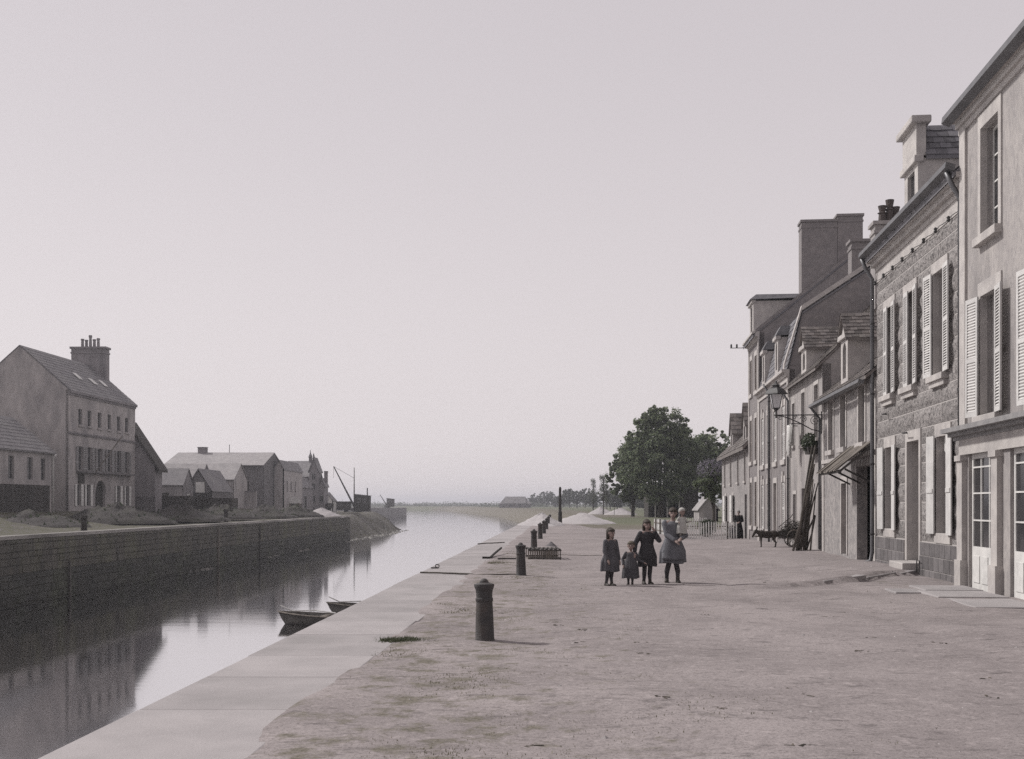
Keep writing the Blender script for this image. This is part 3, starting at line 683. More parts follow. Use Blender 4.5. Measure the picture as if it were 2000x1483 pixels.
# --- house C: low house with lean-to canopy
rC = Row(38.8, 30.5); L = rC.L
cw = [(rC.s_(1618.5), rC.s_(1628.5)), (rC.s_(1641), rC.s_(1654)), (rC.s_(1677), rC.s_(1691))]
cw = [((a + e) / 2 - .42, (a + e) / 2 + .42) for a, e in cw]
opsC = [(a, e, 3.42, 5.08) for a, e in cw]
cd = (rC.y_(35.35), rC.y_(34.55), .1, 2.3); cg = (rC.y_(33.1), rC.y_(30.85), .0, 2.75)
HC = house('low_house', 'low old house with stone tile roof and board canopy over its gateway', 'house', rC.loc, RZ, L,
           [(0, 5.3), (3.4, 8.1), (6.8, 5.3)], opsC + [cd, cg], S_RUBBLE, S_TILE, ov=.4, dep=.3, slate=(.24, .28))
for o in opsC: window(HC, *o, dep=.2, bars=(2, 3), sur=S_PALE, sw=.14, lint=.14, sill=S_PALE, sill_h=.16, sill_out=.12, fm=S_GREYP)
for x0, x1 in ((0, .4), (L - .3, L)):
    b = MB(); b.box(x0, x1, -.03, 0, -.2, 5.1); b.build('corner_strip', S_PALE, HC)
b = MB(); b.box(0, L, -.06, 0, 3.02, 3.14); b.build('string_course', S_PALE, HC)
door(HC, *cd, dep=.25, m=S_BROWN, sur=S_PALE, sw=.13, lint=.22)
# gateway: dark opening, one glazed plank leaf
b = MB(); b.box(cg[0], cg[1], .9, .92, 0, 2.75); b.build('gateway_shade_sheet', S_DARK, HC)  # near-black sheet: the shade inside the gateway is put into its colour
gx0, gx1 = rC.y_(32.2), cg[1]
gp = []; n = 5; W = (gx1 - gx0 - .1) / n
for i in range(n): gp.append((gx0 + .06 + i * W + .015, gx0 + .05 + (i + 1) * W - .015, 1.15, 1.85)); gp.append((gx0 + .06 + i * W + .015, gx0 + .05 + (i + 1) * W - .015, 1.9, 2.35))
gt = plate_obj('gate_leaf', S_GREYP, HC, gx0, gx1, .05, 2.5, gp, .2, .25)
for q in gp:
    b = MB(); b.box(q[0] - .003, q[1] + .003, .22, .226, q[2] - .003, q[3] + .003); b.build('pane', S_CURT if q[2] > 1.5 else S_GLASS, gt)
for i in range(n):
    b = MB(); b.box(gx0 + .05 + i * W + .01, gx0 + .05 + (i + 1) * W - .01, .18, .199, .12, 1.05); b.build('plank', S_WOOD, gt)
# canopy boards
ca, ce = rC.y_(34.1), rC.y_(30.9); n = 15; W = (ce - ca) / n
b = MB(); b.box(ca, ce, -.93, -.86, 2.52, 2.6); cp = b.build('canopy', S_DARKW, HC)
for i in range(n):
    x0, x1 = ca + i * W + .01, ca + (i + 1) * W - .012; j = random.uniform(-.05, .05); dz = random.uniform(0, .025)
    b = MB(); b.hexa([(x0, -1.0 + j, 2.56 + dz), (x1, -1.0 + j, 2.56 + dz), (x1, -.01, 3.36 + dz), (x0, -.01, 3.36 + dz), (x0, -1.0 + j, 2.59 + dz), (x1, -1.0 + j, 2.59 + dz), (x1, -.01, 3.39 + dz), (x0, -.01, 3.39 + dz)]); b.build('canopy_board', S_WOOD, cp)
for x in (ca + .1, (ca + ce) / 2, ce - .1):
    b = MB(); b.hexa([(x - .04, -.92, 2.5), (x + .04, -.92, 2.5), (x + .04, 0, 3.24), (x - .04, 0, 3.24), (x - .04, -.92, 2.57), (x + .04, -.92, 2.57), (x + .04, 0, 3.32), (x - .04, 0, 3.32)]); b.build('rafter', S_DARKW, cp)
    b = MB(); b.tube([(x, -.02, 2.25), (x, -.75, 2.62)], .03, 6); b.build('strut', S_DARKW, cp)
pipe(HC, [(.02, -.42, 5.02), (.02, -.3, 4.85), (.02, -.1, 4.6), (.02, -.1, .1)], .045)
b = MB(); b.extr([(0, -.48, 4.97), (0, -.33, 4.93), (0, -.31, 5.02), (0, -.46, 5.07)], (L - .1, 0, 0)); b.build('gutter', S_ZINC, HC)
dormer(HC, rC.y_(35.5), rC.y_(34.45), 5.2, 6.85, 7.5, 2.6, S_PALE, S_TILE, y=.0, arch=True, tiles=(.15, .2), ov=.2)

# --- house D: plastered house
rD = Row(46.6, 38.8); L = rD.L
def wd(px0, px1, r): c = (r.s_(px0) + r.s_(px1)) / 2; return c
opsD = []
dw = [(rD.y_(45.3), .7, 4.0, 5.7), (rD.y_(42.9), .8, 3.9, 5.9), (rD.y_(40.0), .85, 4.0, 5.9)]
for c, w_, z0, z1 in dw: opsD.append((c - w_ / 2, c + w_ / 2, z0, z1))
dgd = (rD.y_(43.3), rD.y_(42.2), .0, 2.25); dgw = (rD.y_(45.4), rD.y_(44.6), .5, 2.05); 
HD = house('plastered_house', 'shabby pale plastered house with laundry at its upper window, behind the lantern', 'house', rD.loc, RZ, L,
           [(0, 6.5), (3.6, 10.0), (7.2, 6.5)], opsD + [dgd, dgw], S_PLAST, S_TILE, ov=.35, dep=.3, slate=(.26, .3))
for o in opsD + [dgw]: window(HD, *o, dep=.18, bars=(2, 3), sill=S_PALE, sill_h=.12, sill_out=.1, fm=S_GREYP, sw=.08, sur=S_PALE, lint=.14, proud=.02)
door(HD, *dgd, dep=.25, m=S_BROWN)
b = MB(); b.box(0, .3, -.03, 0, -.4, 6.4); b.build('corner_strip', S_PALE, HD)
pipe(HD, [(.42, -.36, 6.25), (.42, -.1, 5.9), (.42, -.1, 0)], .045)
dormer(HD, rD.y_(43.35), rD.y_(42.2), 6.4, 7.6, 8.3, 2.4, S_PALE, S_TILE, y=.0, arch=True, tiles=(.16, .22), ov=.18)
chimney(HD, L - .75, L - .05, 1.78, 2.75, 7.8, 11.25, S_PLAST, pots=0)
for k, (yy, hh) in enumerate(((2.1, .55), (2.35, .75), (2.55, .5))):
    b = MB(); b.lathe([(.14, 11.42), (.12, 11.42 + hh * .5), (.17, 11.42 + hh * .55), (.1, 11.42 + hh * .62), (.15, 11.42 + hh)], 10, (L - .4, yy)); b.build('chimney_pot', S_POT, HD)

# --- house E: mansard
rE = Row(56.7, 46.6); L = rE.L
eb = [rE.y_(55.2), rE.y_(53.05), rE.y_(50.7), rE.y_(48.1)]
opsE = [(c - .5, c + .5, 3.55, 5.85) for c in eb] + [(c - .5, c + .5, .45, 2.6) for i, c in enumerate(eb) if i != 2]
opE = (eb[2] - .5, eb[2] + .5, -.1, 2.6)
HE = house('mansard_house', 'house with steep mansard roof, two zinc-capped dormers and closed louvred shutters', 'house', rE.loc, RZ, L,
           [(0, 7.25), (.55, 9.5), (3.6, 11.5), (6.6, 9.5), (7.2, 7.25)], opsE + [opE], S_BRICKY, S_SLATE, ov=.15, dep=.25, slate=(.24, .3))
for o in opsE:
    wn = window(HE, *o, dep=.16, bars=(2, 3), sur=S_PALE, sw=.16, lint=.26, sill=S_PALE, sill_h=.22, sill_out=.08, fm=S_GREYP)
    for sd, x in ((-1, o[0]), (1, o[1])): shutter(HE, x, sd, o[2] + .01, o[3] - .01, .495, 180, y=.03, slat=.08)
    b = MB(); c = (o[0] + o[1]) / 2; b.extr([(c - .09, -.07, o[3]), (c + .09, -.07, o[3]), (c + .13, -.07, o[3] + .45), (c - .13, -.07, o[3] + .45)], (0, .08, 0)); b.build('keystone', S_PALE, HE)
door(HE, *opE, dep=.25, m=S_BROWN, sur=S_PALE, transom=2.1)
for x in (0, L - .34):
    b = MB(); b.box(x, x + .34, -.05, 0, -.5, 6.75); b.build('pilaster', S_PALE, HE)
cornice(HE, L + .1, 0, 6.75, [(.06, .2), (.14, .16), (.3, .12)], S_PALE, -.05)
pipe(HE, [(rE.s_(1506), -.36, 7.2), (rE.s_(1506), -.1, 6.8), (rE.s_(1506), -.1, -.1)], .05)
for c in (rE.y_(54.6), rE.y_(50.0)):
    dormer(HE, c - .5, c + .5, 7.24, 9.0, 9.5, 1.7, S_PALE, S_ZINC, y=-.05, arch=True, flat=True, ov=.1)
# raised coping down the near gable
pr_ = [(-.2, 7.2), (.52, 9.6), (3.6, 11.62), (6.65, 9.6)]
for (ya, za), (yb, zb) in zip(pr_, pr_[1:]):
    b = MB(); b.extr([(L - .3, ya, za + .05), (L - .3, yb, zb + .05), (L - .3, yb, zb + .26), (L - .3, ya, za + .26)], (.38, 0, 0)); b.build('gable_coping', S_PALE, HE)
chimney(HE, L - .8, L - .06, 2.55, 3.4, 10.6, 12.45, S_BRICKY)
chimney(HE, L - .8, L - .06, 3.45, 5.2, 10.3, 12.15, S_BRICKY)

# --- house F: taller house beyond
rF = Row(61.2, 56.7); L = rF.L
fb = [rF.y_(60.1), rF.y_(58.0)]
opsF = [(c - .45, c + .45, z0, z1) for c in fb for z0, z1 in ((.5, 2.8), (3.9, 6.1), (7.5, 9.3))]
HF = house('tall_house', 'narrow three-storey house with huge brick chimney stack rising above the mansard roof', 'house', rF.loc, RZ, L,
           [(0, 10.3), (4.6, 14.0), (9.2, 10.3)], opsF, S_BRICKY, S_SLATE, ov=.4, dep=.25, slate=(.3, .35))
for o in opsF:
    window(HF, *o, dep=.16, bars=(2, 3), sur=S_PALE, sw=.14, lint=.26, sill=S_PALE, sill_h=.2, sill_out=.08)
    for sd, x in ((-1, o[0]), (1, o[1])): shutter(HF, x, sd, o[2], o[3], .445, 180, y=.03, slat=.1, m=S_BROWN)
for x in (0, L - .3):
    b = MB(); b.box(x, x + .3, -.05, 0, -.6, 10.1); b.build('corner_strip', S_PALE, HF)
cornice(HF, L + .1, 0, 9.95, [(.08, .15), (.2, .15), (.36, .1)], S_PALE, -.05)
for ya, za, yb, zb in ((-.2, 10.2, 4.6, 14.05),):
    b = MB(); b.extr([(L - .25, ya, za + .05), (L - .25, yb, zb + .05), (L - .25, yb, zb + .24), (L - .25, ya, za + .24)], (.3, 0, 0)); b.build('gable_coping', S_BRICKY, HF)
chimney(HF, L - .95, L - .04, 2.1, 3.85, 11.2, 15.8, S_BRICKY, ov=.06)
chimney(HF, L - .95, L - .04, 3.87, 5.1, 12.3, 16.05, S_BRICKY, ov=.06)
dormer(HF, .5, 2.2, 10.3, 12.3, 12.65, 2.9, S_PALE, S_SLATE, y=-.02, arch=False, flat=True, ov=.2)
b = MB(); b.tube([(-.05, -.3, 10.15), (-.05, -1.0, 10.15)], .02, 6); br = b.build('telegraph_arm', S_IRON, HF)
for yy in (-.65, -.95):
    b = MB(); b.lathe([(.03, 10.17), (.06, 10.2), (.04, 10.28), (.06, 10.3), (.03, 10.36)], 8, (-.05, yy)); b.build('insulator', S_IRON, br)

# --- house G: low stone house at the end
rG = Row(77.8, 61.2); L = rG.L; gz = -.28
gb = [rG.y_(75.6), rG.y_(71.5), rG.y_(67), rG.y_(63.2)]
opsGg = [(c - .4, c + .4, 2.95, 4.6) for c in gb] + [(rG.y_(74.8) - .5, rG.y_(74.8) + .5, .5, 2.2), (rG.y_(70) - .5, rG.y_(70) + .5, .5, 2.2)]
gd = (rG.y_(63.4), rG.y_(62.3), gz, 2.2)
HG = house('end_house', 'low stone house with two gabled dormers and thick dark eaves at the row end', 'house', rG.loc, RZ, L,
           [(0, 4.95), (3.4, 8.4), (6.8, 4.95)], opsGg + [gd], S_RUBBLE, S_TILE, ov=.5, dep=.25, slate=(.3, .36), roof_th=.2)
for o in opsGg: window(HG, *o, dep=.16, bars=(2, 3), sur=S_PALE, sw=.1, lint=.16, sill=S_PALE, fm=S_GREYP)
for o in opsGg[4:]:
    shutter(HG, o[0], -1, o[2], o[3], .5, 8, louvre=False, m=S_WHITE); shutter(HG, o[1], 1, o[2], o[3], .5, 8, louvre=False, m=S_WHITE)
door(HG, *gd, dep=.3, m=S_DARKW)
for c in (rG.y_(73.5), rG.y_(65.8)): dormer(HG, c - .75, c + .75, 4.9, 6.4, 7.5, 3, S_PLAST, S_TILE, y=.25, arch=False, tiles=(.3, .36), ov=.22, cornice=False)

# ------------------------------------------------------------------ the opposite bank
RL = math.atan2(1, .0467)                               # fronts that face the canal
def lpt(Y, z=0): return Vector((-42.73 + .0467 * Y, Y, z))
# L1: the big three-storey house
LL = 15.1
def sl(px): return 42.73 / ((CX - px) / F + .0467) - 97
bays = [sl(p) for p in (157, 175, 194.6, 213.8, 232, 247.5)]
op1 = [(c - .42, c + .42, 8.65, 10.05) for c in bays]; op2 = [(c - .5, c + .5, 4.65, 6.75) for c in bays]
op3 = [(c - .42, c + .42, 1.5, 3.4) for c in (bays[0] - .35, bays[1] - .3, bays[4] - .1, bays[5] + .1)]
arch = (sl(186), sl(205.5), .9, 3.8)
H1 = house('quayside_house', 'big three-storey house with six-window rows and broad chimney across the canal', 'house', lpt(97), RL, LL,
           [(0, 11.55), (4.3, 15.3), (8.6, 11.55)], op1 + op2 + op3 + [arch], S_LEFTW2, S_LROOF, base=.3, ov=.3, dep=.25, slate=(.45, .6))
for o in op1: window(H1, *o, dep=.15, bars=(2, 2), fm=S_GREYP, sill=S_LEFTW2, sill_h=.18, sill_out=.12, sw=.1)
for o in op2:
    window(H1, *o, dep=.15, bars=(2, 3), fm=S_GREYP)
    shutter(H1, o[0], -1, o[2], o[3], .48, 5, m=S_GREYP, slat=.15); shutter(H1, o[1], 1, o[2], o[3], .48, 5, m=S_GREYP, slat=.15)
for o in op3:
    window(H1, *o, dep=.15, bars=(2, 3), fm=S_GREYP)
    shutter(H1, o[0], -1, o[2], o[3], .42, 4, louvre=False, m=S_WHITE); shutter(H1, o[1], 1, o[2], o[3], .42, 4, louvre=False, m=S_WHITE)
cornice(H1, LL, 0, 7.7, [(.1, .1), (.16, .12)], S_LEFTW, 0, 'string_course'); cornice(H1, LL, 0, 11.1, [(.1, .18), (.24, .2)], S_LEFTW, 0)
b = MB(); b.box(bays[0] - .9, bays[5] + .9, -.55, 0, 4.42, 4.58); bl = b.build('balcony', S_DARKST, H1)
b = MB(); b.box(arch[0], arch[1], .26, .3, .6, 3.8); b.build('door', S_DARKW, H1)
mid = (arch[0] + arch[1]) / 2; r = (arch[1] - arch[0]) / 2
for sd in (-1, 1):
    b = MB(); b.extr([(mid + sd * r, -.01, 3.8)] + [(mid + sd * r * math.cos(math.pi / 2 * k / 10), -.01, 3.8 - r + r * math.sin(math.pi / 2 * k / 10)) for k in range(11)], (0, .2, 0)); b.build('arch_stone', S_LEFTW2, H1)
b = MB(); n = 14
ring = [(mid + (r + .05) * math.cos(math.pi * k / n), 3.8 - r + (r + .05) * math.sin(math.pi * k / n)) for k in range(n + 1)]; ring2 = [(mid + (r + .4) * math.cos(math.pi * k / n), 3.8 - r + (r + .4) * math.sin(math.pi * k / n)) for k in range(n, -1, -1)]
b.extr([(x, -.06, z) for x, z in ring + ring2], (0, .05, 0)); b.build('arch_moulding', S_LEFTW2, H1)
b = MB(); b.tube([(sl(176), -.5, 4.5), (sl(176) + 3.4, -1.6, 8.0)], .05, 6); b.build('flagpole', S_WOOD, H1)
b = MB(); b.box(sl(152), sl(163), -.12, -.0, 3.5, 4.35); b.build('shop_sign', S_DARKW, H1)
chimney(H1, LL - 1.1, LL - .02, 2.6, 6.0, 12.5, 17.0, S_LEFTW, pots=0, cap=.2, ov=.12)
for k, yy in enumerate((3.5, 3.9, 4.3, 4.7, 5.1)):
    b = MB(); hh = (.9, .8, 1.2, .75, .85)[k]; b.lathe([(.15, 17.2), (.13, 17.2 + hh * .8), (.18, 17.2 + hh * .85), (.16, 17.2 + hh)], 10, (LL - .55, yy)); b.build('chimney_pot', S_LEFTW, H1)
for k, (x, yy) in enumerate(((5.5, 1.5), (8.4, 1.3), (11, 1.4))):
    z = 11.55 + yy * 3.75 / 4.3 + .22; b = MB(); b.hexa([(x, yy, z), (x + .8, yy, z), (x + .8, yy + .6, z + .52), (x, yy + .6, z + .52), (x, yy, z + .06), (x + .8, yy, z + .06), (x + .8, yy + .6, z + .58), (x, yy + .6, z + .58)]); b.build('skylight', S_WHITE, H1)
# L0: low building cut by the left edge
H0 = house('corner_house', 'low house with slate roof and white downpipe at the far left edge', 'house', lpt(82), RL, 12.2, [(0, 6.0), (3.5, 8.8), (7, 6.0)],
           [(7.6, 8.5, 3.6, 5.4), (9.9, 10.7, 3.6, 5.4), (4.5, 5.4, 3.6, 5.4)], S_LEFTW2, S_LROOF, base=.2, ov=.35, slate=(.45, .6))
for a, e in ((7.6, 8.5), (9.9, 10.7), (4.5, 5.4)): window(H0, a, e, 3.6, 5.4, bars=(2, 3))
for i in range(26):
    b = MB(); b.box(1.0 + i * .4, 1.38 + i * .4, -.06, -.0, .3, 3.2); b.build('board', S_DARKW, H0)
pipe(H0, [(11.9, -.35, 5.8), (11.9, -.1, 5.5), (11.9, -.1, .9)], .08, S_WHITE, brackets=False)
# L2: lean-to at the far end of the big house
h = empty('lean_to', (0, 0, 0), 0, 'steep lean-to shed against the far end of the big quayside house', 'shed')
xa, xb, ya, yb = -38.3, -35.6, 112.3, 114.6
b = MB(); b.extr([(xa, ya, .3), (xb, ya, .3), (xb, ya, 5.6), (xa, ya, 9.6)], (0, yb - ya, 0)); b.build('wall', S_LEFTW, h)
b = MB(); b.extr([(xa, ya - .25, 9.68), (xb + .5, ya - .25, 4.85), (xb + .5, ya - .25, 5.15), (xa, ya - .25, 9.98)], (0, yb - ya + .5, 0)); b.build('roof', S_DARKW, h)
b = MB(); b.box(xa, xb + .05, ya - .08, ya - .005, .3, 2.4); b.build('boarding', S_DARKST, h)

def shed(name, label, cat, x0, x1, y0, y1, z0, ze, zr, axis, wm, rm, ops=(), ov=.25, group=None, slate=None):
    """axis 'x': ridge runs across the view, eave towards us; axis 'y': gable towards us"""
    if axis == 'x': return house(name, label, cat, (x0, y0, 0), 0, x1 - x0, [(0, ze), ((y1 - y0) / 2, zr), (y1 - y0, ze)], list(ops), wm, rm, base=z0, ov=ov, dep=.2, group=group, side_ov=.15, slate=slate)
    return house(name, label, cat, (x1, y0, 0), R(90), y1 - y0, [(0, ze), ((x1 - x0) / 2, zr), (x1 - x0, ze)], list(ops), wm, rm, base=z0, ov=ov, dep=.2, group=group, side_ov=.25, slate=slate)
def pw(h, x0, x1, z0, z1, m=None, y=-.03, frame=None, name='window'):
    """small window standing on a wall that has no opening cut: frame plate with a pane"""
    f = plate_obj(name, frame or S_GREYP, h, x0, x1, z0, z1, [(x0 + .08, (x0 + x1) / 2 - .03, z0 + .08, z1 - .08), ((x0 + x1) / 2 + .03, x1 - .08, z0 + .08, z1 - .08)], y, y + .06)
    b = MB(); b.box(x0 + .05, x1 - .05, y + .025, y + .04, z0 + .05, z1 - .05); b.build('pane', m or S_GLASS, f); return f

sA = shed('small_shed', 'small shed with white window frame behind the freight wagons', 'shed', -43.2, -39.2, 134, 138.5, .3, 4.0, 5.9, 'x', S_LEFTW, S_LROOF, [(.6, 2.4, .3, 3.0)])
b = MB(); b.box(.6, 2.4, .12, .16, .3, 3.0); b.build('door', S_DARKW, sA)
for k in range(2):
    g = empty('window_dummy', (0, 0, 0)) if False else None
f = MB(); f.plate(-1.7, -.6, 1.4, 2.9, [(-1.6, -1.2, 1.5, 2.8), (-1.1, -.7, 1.5, 2.8)], -.04, .03); f = f.build('window', S_WHITE, sA, weld=True, loc=(4.0, 3.6, 0), rot=(0, 0, R(90)))
b = MB(); b.box(-1.65, -.65, 0, .01, 1.45, 2.85); b.build('pane', S_GLASS, f)
sB = shed('gabled_shed', 'dark boarded shed with pointed gable and pale hatch, right of the small shed', 'shed', -40.6, -37.3, 140, 150, .3, 3.4, 6.0, 'y', S_DARKST, S_LROOF)
b = MB(); b.box(0, 1.1, -.05, .01, 0, 1.3); b.build('hatch', S_WHITE, sB, loc=(-.02, 2.0, 3.1), rot=(0, 0, R(-90)))
for i in range(8):
    b = MB(); b.box(0, .36, -.04, .0, .3, 3.1); b.build('board', S_DARKW, sB, loc=(-.01, 3.25 - i * .4, 0), rot=(0, 0, R(-90)))
sB2 = shed('old_store', 'old store with mossy roof behind the pointed gable', 'shed', -47, -41.2, 148, 155, .3, 4.4, 7.0, 'x', S_LEFTW, S_LROOF2)
pw(sB2, 4.0, 5.2, 2.4, 3.8)
sC = shed('pale_roof_store', 'stone store with sunlit pale roof in front of the big warehouse', 'shed', -42.4, -37.6, 152, 160, .3, 5.0, 7.2, 'x', S_LEFTW2, S_LROOF2, [(3.4, 4.2, 2.6, 4.0), (.8, 1.8, .3, 2.6)])
window(sC, 3.4, 4.2, 2.6, 4.0, bars=(2, 2)); b = MB(); b.box(.8, 1.8, .12, .16, .3, 2.6); b.build('door', S_DARKW, sC)
# big warehouse
sW = shed('warehouse', 'big dark warehouse with long low slate roof and stub chimney', 'warehouse', -50.5, -36.2, 164, 178, .3, 7.4, 9.4, 'x', S_DARKST, S_LROOF2, [(10.4, 12.2, 3.6, 5.6), (7.0, 8.6, 3.6, 5.6)], ov=.6)
for a, e in ((10.4, 12.2), (7.0, 8.6)):
    for i in range(5):
        b = MB(); b.box(a + i * (e - a) / 5 + .03, a + (i + 1) * (e - a) / 5 - .03, .1, .14, 3.6, 5.6); b.build('shutter_board', S_DARKW, sW)
chimney(sW, 3.0, 4.2, 6.3, 7.4, 8.6, 10.2, S_LEFTW, cap=.1)
b = MB(); b.tube([(7.6, 7, 9.3), (7.6, 7, 10.7)], .05, 5); b.build('lightning_rod', S_IRON, sW)
b = MB(); b.box(-41.2, -36.0, 158.5, 159, .3, 3.4); yw = tag(b.build('yard_wall', S_LEFTW2), 'pale stone yard wall standing before the big warehouse', 'wall')
for i in range(9):
    b = MB(); b.box(-41.25 + i * .585, -40.70 + i * .585, 158.42, 159.08, 3.402, 3.52); b.build('coping_stone', S_LEFTW, yw)
# pale tall block and the gabled villa
sP = shed('tall_block', 'narrow tall pale house beside the warehouse gable', 'house', -36.1, -34.6, 171, 186, .3, 7.0, 8.3, 'y', S_LEFTW2, S_LROOF, [(2, 2.9, 3.5, 5.2), (5, 5.9, 3.5, 5.2), (8.5, 9.4, 3.5, 5.2)])
for a in (2, 5, 8.5): window(sP, a, a + .9, 3.5, 5.2, bars=(2, 2))
sL = shed('long_shed', 'long low shed with sloping roof between pale house and turreted villa', 'shed', -37.6, -35.2, 188, 199, .3, 4.6, 6.2, 'y', S_LEFTW, S_LROOF, [(3, 5, .3, 3)])
b = MB(); b.box(3, 5, .12, .16, .3, 3); b.build('door', S_DARKW, sL)
sV = shed('villa', 'turreted villa with steep roof, finials and tall chimneys near the crane', 'house', -41.5, -36.4, 203, 216, .3, 6.6, 9.6, 'x', S_LEFTW, S_LROOF, [(3.6, 4.4, 3.4, 5.2), (2.0, 2.8, 3.4, 5.2)])
for a in (3.6, 2.0): window(sV, a, a + .8, 3.4, 5.2, bars=(2, 2))
for x0, x1, y0, y1, ze, zr in ((5.15, 6.7, -1.0, 3, 7.6, 9.9), (6.72, 7.7, 0, 4, 5.0, 6.2)):
    b = MB(); b.extr([(x0, y0, .3), (x1, y0, .3), (x1, y0, ze), ((x0 + x1) / 2, y0, zr), (x0, y0, ze)], (0, y1 - y0, 0)); tw = b.build('turret', S_LEFTW, sV)
    b = MB(); m_ = (x0 + x1) / 2; b.extr([(x0 - .2, y0 - .2, ze - .3), (m_, y0 - .2, zr), (x1 + .2, y0 - .2, ze - .3), (x1 + .2, y0 - .2, ze - .12), (m_, y0 - .2, zr + .2), (x0 - .2, y0 - .2, ze - .12)], (0, y1 - y0 + .4, 0)); b.build('turret_roof', S_LROOF, tw)
    b = MB(); b.lathe([(.12, zr), (.07, zr + .4), (.13, zr + .5), (.03, zr + .9)], 8, (m_, y0 - .1)); b.build('finial', S_IRON, tw)
    for zz in (2.0, 4.0 if ze < 6 else 4.2, 6.0):
        if zz + 1.2 < ze: pw(tw, m_ - .35, m_ + .35, zz, zz + 1.2, y=y0 - .05)
for x, y, hh in ((4.1, 6, 1.7), (4.75, 6.2, 1.0)):
    b = MB(); b.lathe([(.35, 9.0), (.3, 9.6 + hh * .4), (.42, 9.6 + hh * .45), (.1, 9.6 + hh * .9), (.04, 9.6 + hh * 1.25)], 8, (x, y)); b.build('roof_finial', S_LROOF, sV)
chimney(sV, 7.3, 7.9, 2, 2.6, 5.5, 7.6, S_LEFTW, cap=.08)
# hut, cranes, wagons
sH = shed('white_hut', 'little white gabled hut left of the quay crane', 'hut', -38.9, -36.2, 228, 232, -.2, 2.4, 4.0, 'y', S_WHITE, S_LROOF)
f = MB(); f.box(0, .7, -.05, .01, 0, .7); f.build('window', S_GLASS, sH, loc=(-.02, 1.7, 2.5), rot=(0, 0, R(-90)))
def crane(loc, sc, jib, label, mast=True):
    c = empty('quay_crane', loc, 0, label, 'crane'); c.scale = (sc,) * 3
    b = MB(); b.lathe([(1.5, 0), (1.5, .3), (.9, .5), (.9, 1.0)], 16); b.build('base', S_IRON, c)
    b = MB(); b.extr([(.2, -1.2, .35), (3.2, -1.2, .35), (3.2, -1.2, 3.5), (.2, -1.2, 3.8)], (0, 2.4, 0)); cb_ = b.build('cab', S_DARKW, c)
    b = MB(); b.extr([(.0, -1.4, 3.84), (3.4, -1.4, 3.5), (3.4, -1.4, 3.6), (.0, -1.4, 3.96)], (0, 2.8, 0)); b.build('cab_roof', S_IRON, cb_)
    for xx in (.7, 1.8): pw(cb_, xx, xx + .7, 2.2, 3.0, y=-1.26)
    b = MB(); b.tube([(0, 0, 1.2), jib], [.22, .1], 8); j = b.build('jib', S_IRON, c)
    if mast:
        b = MB(); b.tube([(-.1, 0, .9), (-.1, 0, 9.4)], [.16, .07], 8); b.build('mast', S_WOOD, c)
        b = MB(); b.tube([(-.1, 0, 7.2), jib], .03, 5); b.build('stay', S_IRON, j)
        b = MB(); b.tube([(2.6, 0, 3.4), (2.6, 0, 5.2)], .12, 8); b.build('smoke_pipe', S_IRON, c)
    jj = Vector(jib); b = MB(); b.tube([jj, jj - Vector((0, 0, abs(jib[2]) * .25))], .03, 5); b.build('hoist_rope', S_IRON, j)
    return c
crane((-32.4, 232, -.2), 1, (-4.2, -.8, 9.6), 'tall quay crane with long raised jib and boxy cab')
crane((-48.6, 436, .25), .95, (-2.6, -.3, 5.4), 'small distant crane alone on the stone pier head', mast=False)
def wagon(loc, rz, label, l=4.2, hgt=1.0):
    c = empty('freight_wagon', loc, rz, label, 'wagon', 'open wagons on the far quay')
    b = MB(); b.box(-l / 2, l / 2, -1.1, 1.1, .75, .95); ch = b.build('chassis', S_IRON, c)
    for s_, n_ in ((-1, 7), (1, 7)):
        for k in range(2):
            b = MB(); b.box(-l / 2, l / 2, s_ * 1.1 - .04, s_ * 1.1 + .04, .96 + k * hgt / 2, .93 + (k + 1) * hgt / 2); b.build('side_board', S_DARKW, c)
        b = MB(); b.box(s_ * l / 2 - .04, s_ * l / 2 + .04, -1.05, 1.05, .96, .93 + hgt); b.build('end_board', S_DARKW, c)
        for x in (-l * .28, l * .28):
            b = MB(); b.lathe([(.1, -.06), (.42, -.06), (.46, .0), (.42, .06), (.1, .06)], 16); b.build('wheel', S_IRON, c, loc=(x, s_ * .8, .46), rot=(R(90), 0, 0))
    return c
wagon((-35.2, 116, .55), R(2), 'open freight wagon nearest the lean-to shed'); wagon((-30.7, 117, .35), R(-4), 'open freight wagon behind the dark earth heap, right of another', l=3.8)
wagon((-34.5, 205, .1), R(20), 'dark wagon standing at the foot of the villa', l=3.6, hgt=.8); wagon((-36.0, 236, -.3), R(5), 'dark wagon between white hut and crane', l=4.5, hgt=1.6)
# covered cart
c = empty('covered_cart', (-34.2, 176, .75), R(10), 'covered cart with pale tarpaulin in front of the long shed', 'cart')
b = MB(); b.box(-1.4, 1.4, -.8, .8, .7, 1.0); b.build('bed', S_DARKW, c)
b = MB(); b.extr([(1.2 * math.cos(math.pi * k / 10), -.85, 1.02 + .95 * math.sin(math.pi * k / 10)) for k in range(11)], (0, 1.7, 0)); b.build('tarpaulin', S_WHITE, c)
for x in (-.8, .8):
    for s_ in (-1, 1):
        b = MB(); b.lathe([(.08, -.05), (.5, -.05), (.55, 0), (.5, .05), (.08, .05)], 16); b.build('wheel', S_WOOD, c, loc=(x, s_ * .95, .55), rot=(R(90), 0, 0))
